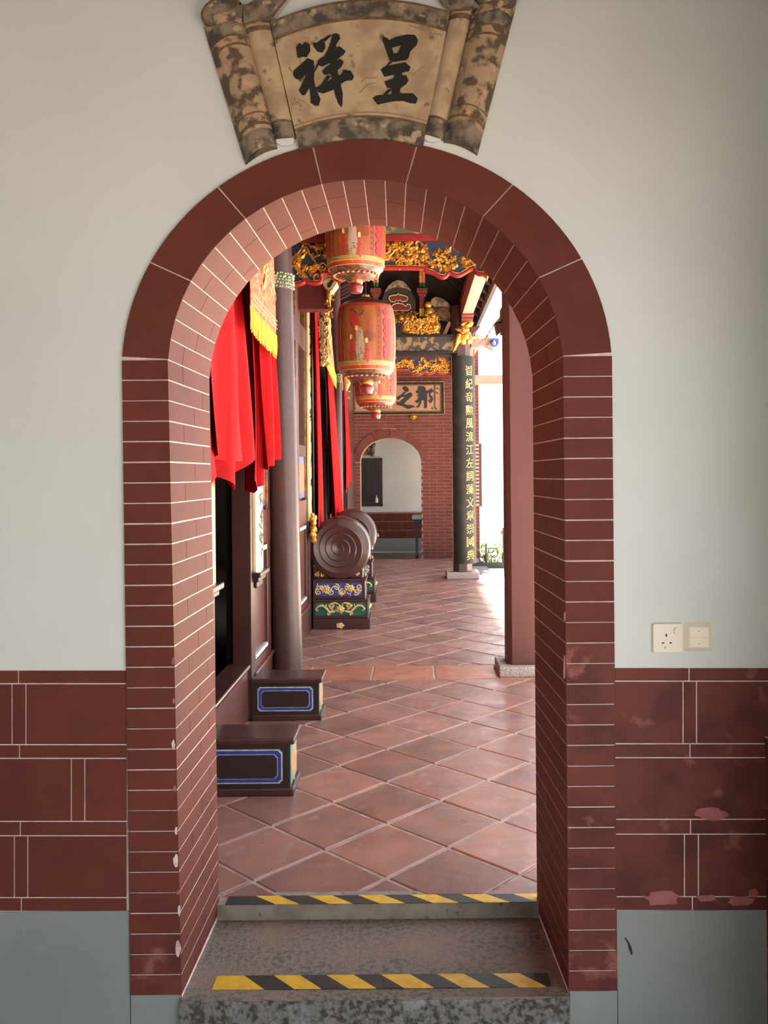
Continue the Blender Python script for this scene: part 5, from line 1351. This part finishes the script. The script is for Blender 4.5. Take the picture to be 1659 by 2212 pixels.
mb = MB(); mb.box(a.x + .08, b.x - .08, YW - .074, YW - .06, a.z + .072, b.z - .072); link('panel', mb, 'plaque_tan', pq)
ZHI = [[(375, 310), (400, 255), (450, 240), (510, 270), (560, 340), (540, 390), (460, 410), (420, 370)],
  [(205, 570), (250, 530), (330, 490), (430, 400), (475, 405), (390, 510), (330, 560), (260, 630)],
  [(350, 510), (480, 470), (570, 420), (620, 420), (665, 490), (640, 520), (560, 590), (480, 660), (410, 740), (330, 740), (290, 690), (360, 620), (430, 560), (440, 540), (360, 545)],
  [(200, 710), (240, 670), (300, 690), (420, 730), (500, 765), (620, 765), (720, 800), (710, 825), (600, 850), (545, 880), (480, 860), (360, 790), (230, 765)]]
BANG = [[(740, 390), (800, 340), (795, 260), (860, 235), (930, 250), (980, 250), (1020, 300), (1020, 360), (1060, 380), (1060, 600), (970, 630), (900, 650), (890, 720), (830, 830), (780, 835), (745, 810), (800, 780), (840, 690), (770, 715), (710, 660), (770, 620), (820, 590), (790, 560), (830, 540), (770, 500), (800, 470), (830, 450), (750, 430)],
  [(970, 600), (1060, 590), (1055, 830), (990, 865), (970, 830)],
  [(1040, 370), (1110, 350), (1160, 300), (1215, 340), (1250, 390), (1180, 420), (1130, 480), (1200, 520), (1225, 620), (1160, 715), (1110, 690), (1070, 620), (1130, 620), (1140, 570), (1090, 500), (1110, 440), (1040, 440)]]
pm = lambda u, v, h: P(u, v, YW - .0745 - h)
for pl in (BANG, ZHI): o = link('character', chars(pl, (840, 815), 12.76, pm, .004), 'ink', pq); flipfix(o)
mb = MB(); mb.stroke([(796, 884), (815, 886), (834, 879)], [6, 7, 3], pm, .004); mb.stroke([(776, 842), (800, 840)], 5, pm, .004); mb.stroke([(806, 838), (800, 860), (782, 880)], [6, 7, 4], pm, .004); link('hidden_stroke', mb, 'ink', pq)
mb = MB()
for k in range(13):
    v = 832 + k * 3.9
    mb.stroke([(937.5, v), (940.5, v + 1.6)], 1.6, pm, .004); mb.stroke([(940, v), (938, v + 2.5)], 1.2, pm, .004)
for u, v in ((944.5, 838), (944, 848), (934, 881), (942, 882), (767, 880)): mb.stroke([(u - 1, v), (u + 1, v + 2)], 3, pm, .004)
link('small_inscription', mb, 'ink', pq)
mb = MB()
for k in range(9): mb.leaf(P(894, 897, YW - .03), R(200 + k * 17.5), .09, .035, .03)
mb.ball(P(894, 899, YW - .04), .03, .02, .025, 8, 5); tag(link('gilded_boss', mb, 'gold', smooth=50), 'small gilded leaf boss on bricks below the black framed plaque', 'ornament')
# room beyond the far arch
YR = 16.7
mb = MB(); mb.box(-3.0, 1.5, YR, YR + .1, -.12, 3.6); wf = struct('wall_far_room', mb, 'plaster', origin=(0, YR, 0))
mb = MB(); mb.box(-3.0, 2.6, YW + .4, YR, -.2, -.1); struct('floor_far_room', mb, 'granite')
mb = MB(); mb.box(-3.0, 1.5, YW + .4, YR, 3.6, 3.7); struct('ceiling_far_room', mb, 'dark_wood')
mb = MB(); mb.box(-3.1, -3.0, YW + .4, YR, -.2, 3.6); struct('wall_far_room_side', mb, 'plaster')
mb = MB(); mb.box(1.4, 1.5, YW + .4, 15.4, -.2, 3.6); mb.box(1.4, 1.5, 16.2, YR, -.2, 3.6); mb.box(1.4, 1.5, 15.39, 16.21, 1.9, 3.6); struct('wall_far_room_end', mb, 'plaster')
mb = MB(); mb.box(WX1, 1.5, YW + .3, YW + .4, -.2, 3.7); mb.box(-3.0, WX0, YW + .3, YW + .4, -.2, 3.7); struct('wall_far_room_front', mb, 'plaster')
zd = P(850, 1106, YR).z
mb = MB(); mb.box(-2.0, 1.5, YR - .012, YR, P(850, 1163, YR).z, zd); jb = link('joint_bed', mb, 'joint_far', wf)
zz = [P(850, v, YR).z for v in (1163, 1147, 1130, 1128, 1108, 1105)]
rows = [(P(850, 1163, YR).z, P(850, 1146, YR).z), (P(850, 1145, YR).z, P(850, 1127, YR).z), (P(850, 1126, YR).z, P(850, 1109, YR).z)]
for i, (z0, z1) in enumerate(rows):
    x = -1.3 + (.13 if i == 1 else 0)
    while x < .5:
        for w_ in (.215, .035): mb = MB(); mb.box(x + .003, x + w_ - .003, YR - .02, YR - .01, z0 + .003, z1 - .003); link('dado_tile', mb, 'brick_red', wf); x += w_
mb = MB(); mb.box(-1.5, .8, YR - .02, YR, P(850, 1190, YR).z, P(850, 1164, YR).z); link('plinth', mb, 'plinth', wf)
a, b = P(772, 1094, YR), P(826, 990, YR)
mb = MB(); frame(mb, a.x - .1, b.x, a.z, b.z, .04, YR - .04, YR + .0); wd = struct('window_1', mb, 'lacquer_dark')
mb = MB(); mb.box(a.x - .08, b.x - .02, YR - .02, YR - .004, a.z + .02, b.z - .02); link('shutter_board', mb, 'lacquer_dark', wd)
for k in range(4): mb = MB(); x = lerp(a.x, b.x, (k + .5) / 4); mb.box(x - .014, x + .014, YR - .035, YR - .018, a.z + .03, b.z - .03); link('bar', mb, 'lacquer_dark', wd)
mb = MB(); c_ = P(813.5, 1086, YR - .06); mb.lathe([(.03, 0), (.032, .01), (.032, .075), (.012, .10), (.010, .125), (.014, .128), (.012, .14)], (c_.x, YR - .06, c_.z), 12); 
bt_ = link('bottle', mb, 'bottle', smooth=40); tag(bt_, 'small white bottle standing on the dark window ledge beyond the far arch', 'bottle')
mb = MB(); mb.box(a.x - .08, b.x, YR - .10, YR - .02, c_.z - .03, c_.z); link('ledge', mb, 'lacquer_dark', wd)
fs_ = thing('scroll_plaque', 'grey weathered scroll plaque on the wall beyond the far arch', 'plaque', P(795, 985, YR))
mb = MB(); mb.prism([P(x, y, YR) for x, y in [(770, 984), (776, 960), (808, 950), (806, 984)]], (0, -.03, 0)); o = link('panel', mb, 'scroll_dirty', fs_); flipfix(o)
mb = MB(); mb.tube([P(805, 986, YR - .03), P(808, 948, YR - .03)], .035, 10); link('roller', mb, 'scroll_dirty', fs_, smooth=50)
# white ledge and dark bench at the side of the far room
mb = MB(); c_ = P(890, 1113, 15.6); c3_ = P(925, 1121, 15.6); 
tbt = thing('side_table', 'dark side table with white top inside the far arch', 'table', (c_.x + .3, 15.7, -.1))
mb.box(c_.x, c_.x + .75, 15.5, 15.9, c3_.z, c_.z); link('top', mb, 'white_paint', tbt, bevel=.005)
for dx in (.06, .66):
    for dy in (15.54, 15.84): mb = MB(); mb.box(c_.x + dx, c_.x + dx + .05, dy, dy + .05, -.1, c3_.z); link('leg', mb, 'lacquer_dark', tbt)
mb = MB(); mb.box(c_.x + .03, c_.x + .72, 15.52, 15.88, c3_.z - .16, c3_.z); link('apron', mb, 'lacquer_dark', tbt)

# wall lamp behind the thin column
lp = thing('wall_lamp', 'green glass lamp shade on a red gilded bracket beside the thinner column', 'lamp', P(745, 870, 12.2))
mb = MB(); c_ = P(747, 833, 12.2); mb.add([P(x, y, 12.2) + Vector((0, dy, 0)) for dy in (0, .12) for x, y in [(736, 818), (752, 818), (757, 826), (747, 846), (737, 843)]], [(0, 1, 2, 3, 4), (9, 8, 7, 6, 5), (0, 5, 6, 1), (1, 6, 7, 2), (2, 7, 8, 3), (3, 8, 9, 4), (4, 9, 5, 0)]); o = link('shade', mb, 'lamp_green', lp, bevel=.01); flipfix(o)
mb = MB(); a = P(730, 875, 12.2); b = P(748, 843, 12.2); mb.box(a.x, b.x, 12.2, 12.3, a.z, b.z); link('bracket', mb, 'dull_red', lp, bevel=.006)
mb = MB()
for k in range(8): mb.leaf(P(748 + rr2.uniform(-2, 3), lerp(846, 872, k / 7), 12.19), rr2.uniform(0, 6), .05, .03, .02)
link('gilding', mb, 'gold', lp)

# ================================================================== OUTSIDE ON THE RIGHT
# open gate frame carrying the horizontal tie beam
gt = thing('court_gate', 'pale brown timber frame with horizontal tie beam out in the court', 'gate', (1.6, 14.2, -.04))
a, b = P(1014, 831, 14.2), P(1140, 810, 14.2)
mb = MB(); mb.box(a.x, b.x, 14.13, 14.27, a.z, b.z); link('tie_beam', mb, 'pink_beam', gt, bevel=.008)
for px in (1016, 1138):
    mb = MB(); c_ = P(px, 900, 14.2); mb.box(c_.x - .06, c_.x + .06, 14.14, 14.26, -.04, b.z + .3); link('post', mb, 'lacquer_post', gt, bevel=.008)
# hanging slatted blind beside the couplet column
bl = thing('slatted_blind', 'narrow dark slatted board hanging just beyond the couplet column', 'blind', P(1033, 1095, 13.2))
a, b = P(1020, 1094, 13.2), P(1040, 958, 13.2)
mb = MB(); mb.box(a.x, b.x, 13.2, 13.24, a.z, b.z); link('board', mb, 'lacquer_post', bl)
for k in range(17):
    mb = MB(); z = lerp(a.z, b.z, (k + .5) / 17); mb.box(a.x, b.x - .045, 13.17, 13.21, z - .018, z + .018); link('slat', mb, 'thatch', bl, bevel=.004)
mb = MB(); mb.tube([(a.x + .05, 13.22, b.z), (a.x + .05, 13.22, 3.75)], .006, 5); link('hanging_wire', mb, 'iron', bl)
# iron fence with scrolls
fn = thing('iron_fence', 'low wrought iron fence with scrolls at the edge of the court', 'fence', (1.4, 13.3, -.02))
a, b = P(1022, 1226, 13.3), P(1125, 1238, 13.3)
zb_ = .015
mb = MB(); mb.box(a.x, b.x + .3, 13.27, 13.33, -.04, .05); link('base_rail', mb, 'iron', fn)
for px, py, r_ in ((1050, 1174, .013), (1087, 1140, .012), (1125, 1160, .013)):
    mb = MB(); c_ = P(px, py, 13.3); mb.tube([(c_.x, 13.3, 0), (c_.x, 13.3, c_.z)], r_, 6); mb.lathe([(.02, 0), (.03, .06), (.018, .14)], (c_.x, 13.3, .05), 8); link('post', mb, 'iron', fn)
for px, py, rad, a0, f_ in ((1060, 1188, .05, 1.2, 1), (1040, 1208, .06, 2.6, 1), (1070, 1210, .075, 0.3, -1), (1082, 1214, .035, 1.6, 1), (1030, 1210, .05, 4.0, -1), (1042, 1200, .045, 1.0, -1), (1066, 1196, .09, 3.4, 1)):
    c_ = P(px, py, 13.3); mb = MB(); mb.tube(spiral((c_.x, 13.3, c_.z), rad * .5, rad, .8, a0, n=18, flip=f_), .008, 5); link('scroll', mb, 'iron', fn)
gl = thing('globe_lamp', 'orange globe lamp on a slim pole by the iron fence', 'lamp', (P(1087, 1200, 13.5).x, 13.5, -.04))
c_ = P(1087, 1150, 13.5); mb = MB(); mb.ball(c_, .042, seg=16, rings=10); link('globe', mb, 'globe', gl, smooth=80)
mb = MB(); mb.tube([(c_.x, 13.5, -.04), (c_.x, 13.5, c_.z)], .008, 6); link('pole', mb, 'iron', gl)
# low planting behind the fence
mb = MB()
for k in range(160):
    x = rng.uniform(1.1, 2.2); y = rng.uniform(13.5, 13.9); mb.leaf((x, y, rng.uniform(-.04, .28)), rng.uniform(.3, 2.8), .08, .03, .012)
o = link('foliage', mb, 'leaf', kind='stuff'); o['label'] = 'yellow green planting behind the iron fence'; o['category'] = 'foliage'
# court wall with stone ledge, and a neighbouring roof end
mb = MB(); mb.box(1.6, 9, 19.0, 19.3, -.04, 1.05); struct('wall_court', mb, 'white_wall')
mb = MB(); a = P(1040, 1071, 18.9); b = P(1095, 1062, 18.9); mb.box(1.5, 9, 18.85, 19.35, a.z, b.z); struct('trim_5', mb, 'granite_pale')
ro = thing('roof_ornament', 'blue and gold curled roof ornament against the white sky', 'ornament', P(1058, 752, 13.0))
mb = MB(); mb.prism([P(x, y, 13.0) for x, y in [(1042, 738), (1052, 724), (1066, 735), (1058, 746), (1066, 754), (1064, 756), (1036, 742)]], (0, .12, 0)); o = link('block', mb, 'thatch', ro); flipfix(o)
mb = MB(); mb.tube(spiral(P(1067, 741, 12.98), .02, .075, 1.1, 2.0), .024, 6); mb.tube([P(1066, 733, 12.98), P(1074, 732, 12.98), P(1078, 738, 12.98)], [.03, .025, .008], 6); mb.tube([P(1064, 748, 12.98), P(1072, 746, 12.98), P(1076, 741, 12.98)], [.025, .02, .008], 6); link('blue_curl', mb, 'blue_paint', ro, smooth=60)
mb = MB()
for k in range(5): mb.leaf(P(1051 + rr2.uniform(-2, 3), lerp(727, 744, k / 4), 12.97), rr2.uniform(0, 6), .07, .04, .03)
link('gilding', mb, 'gold', ro)
mb = MB(); mb.tube([P(1049, 730, 13.0), P(1068, 700, 12.4), P(1093, 668, 11.6), P(1100, 655, 11.2)], .008, 5); link('wire', mb, 'iron', ro)
mb = MB(); mb.box(.93, 1.05, 12.9, 14.5, 3.36, 3.5); mb.box(.80, 1.28, 13.02, 13.14, 3.40, 3.5); link('carrier', mb, 'pink_beam', ro)
bpy.context.view_layer.update()
for o in bpy.data.objects:
    if '_org' in o: del o['_org']
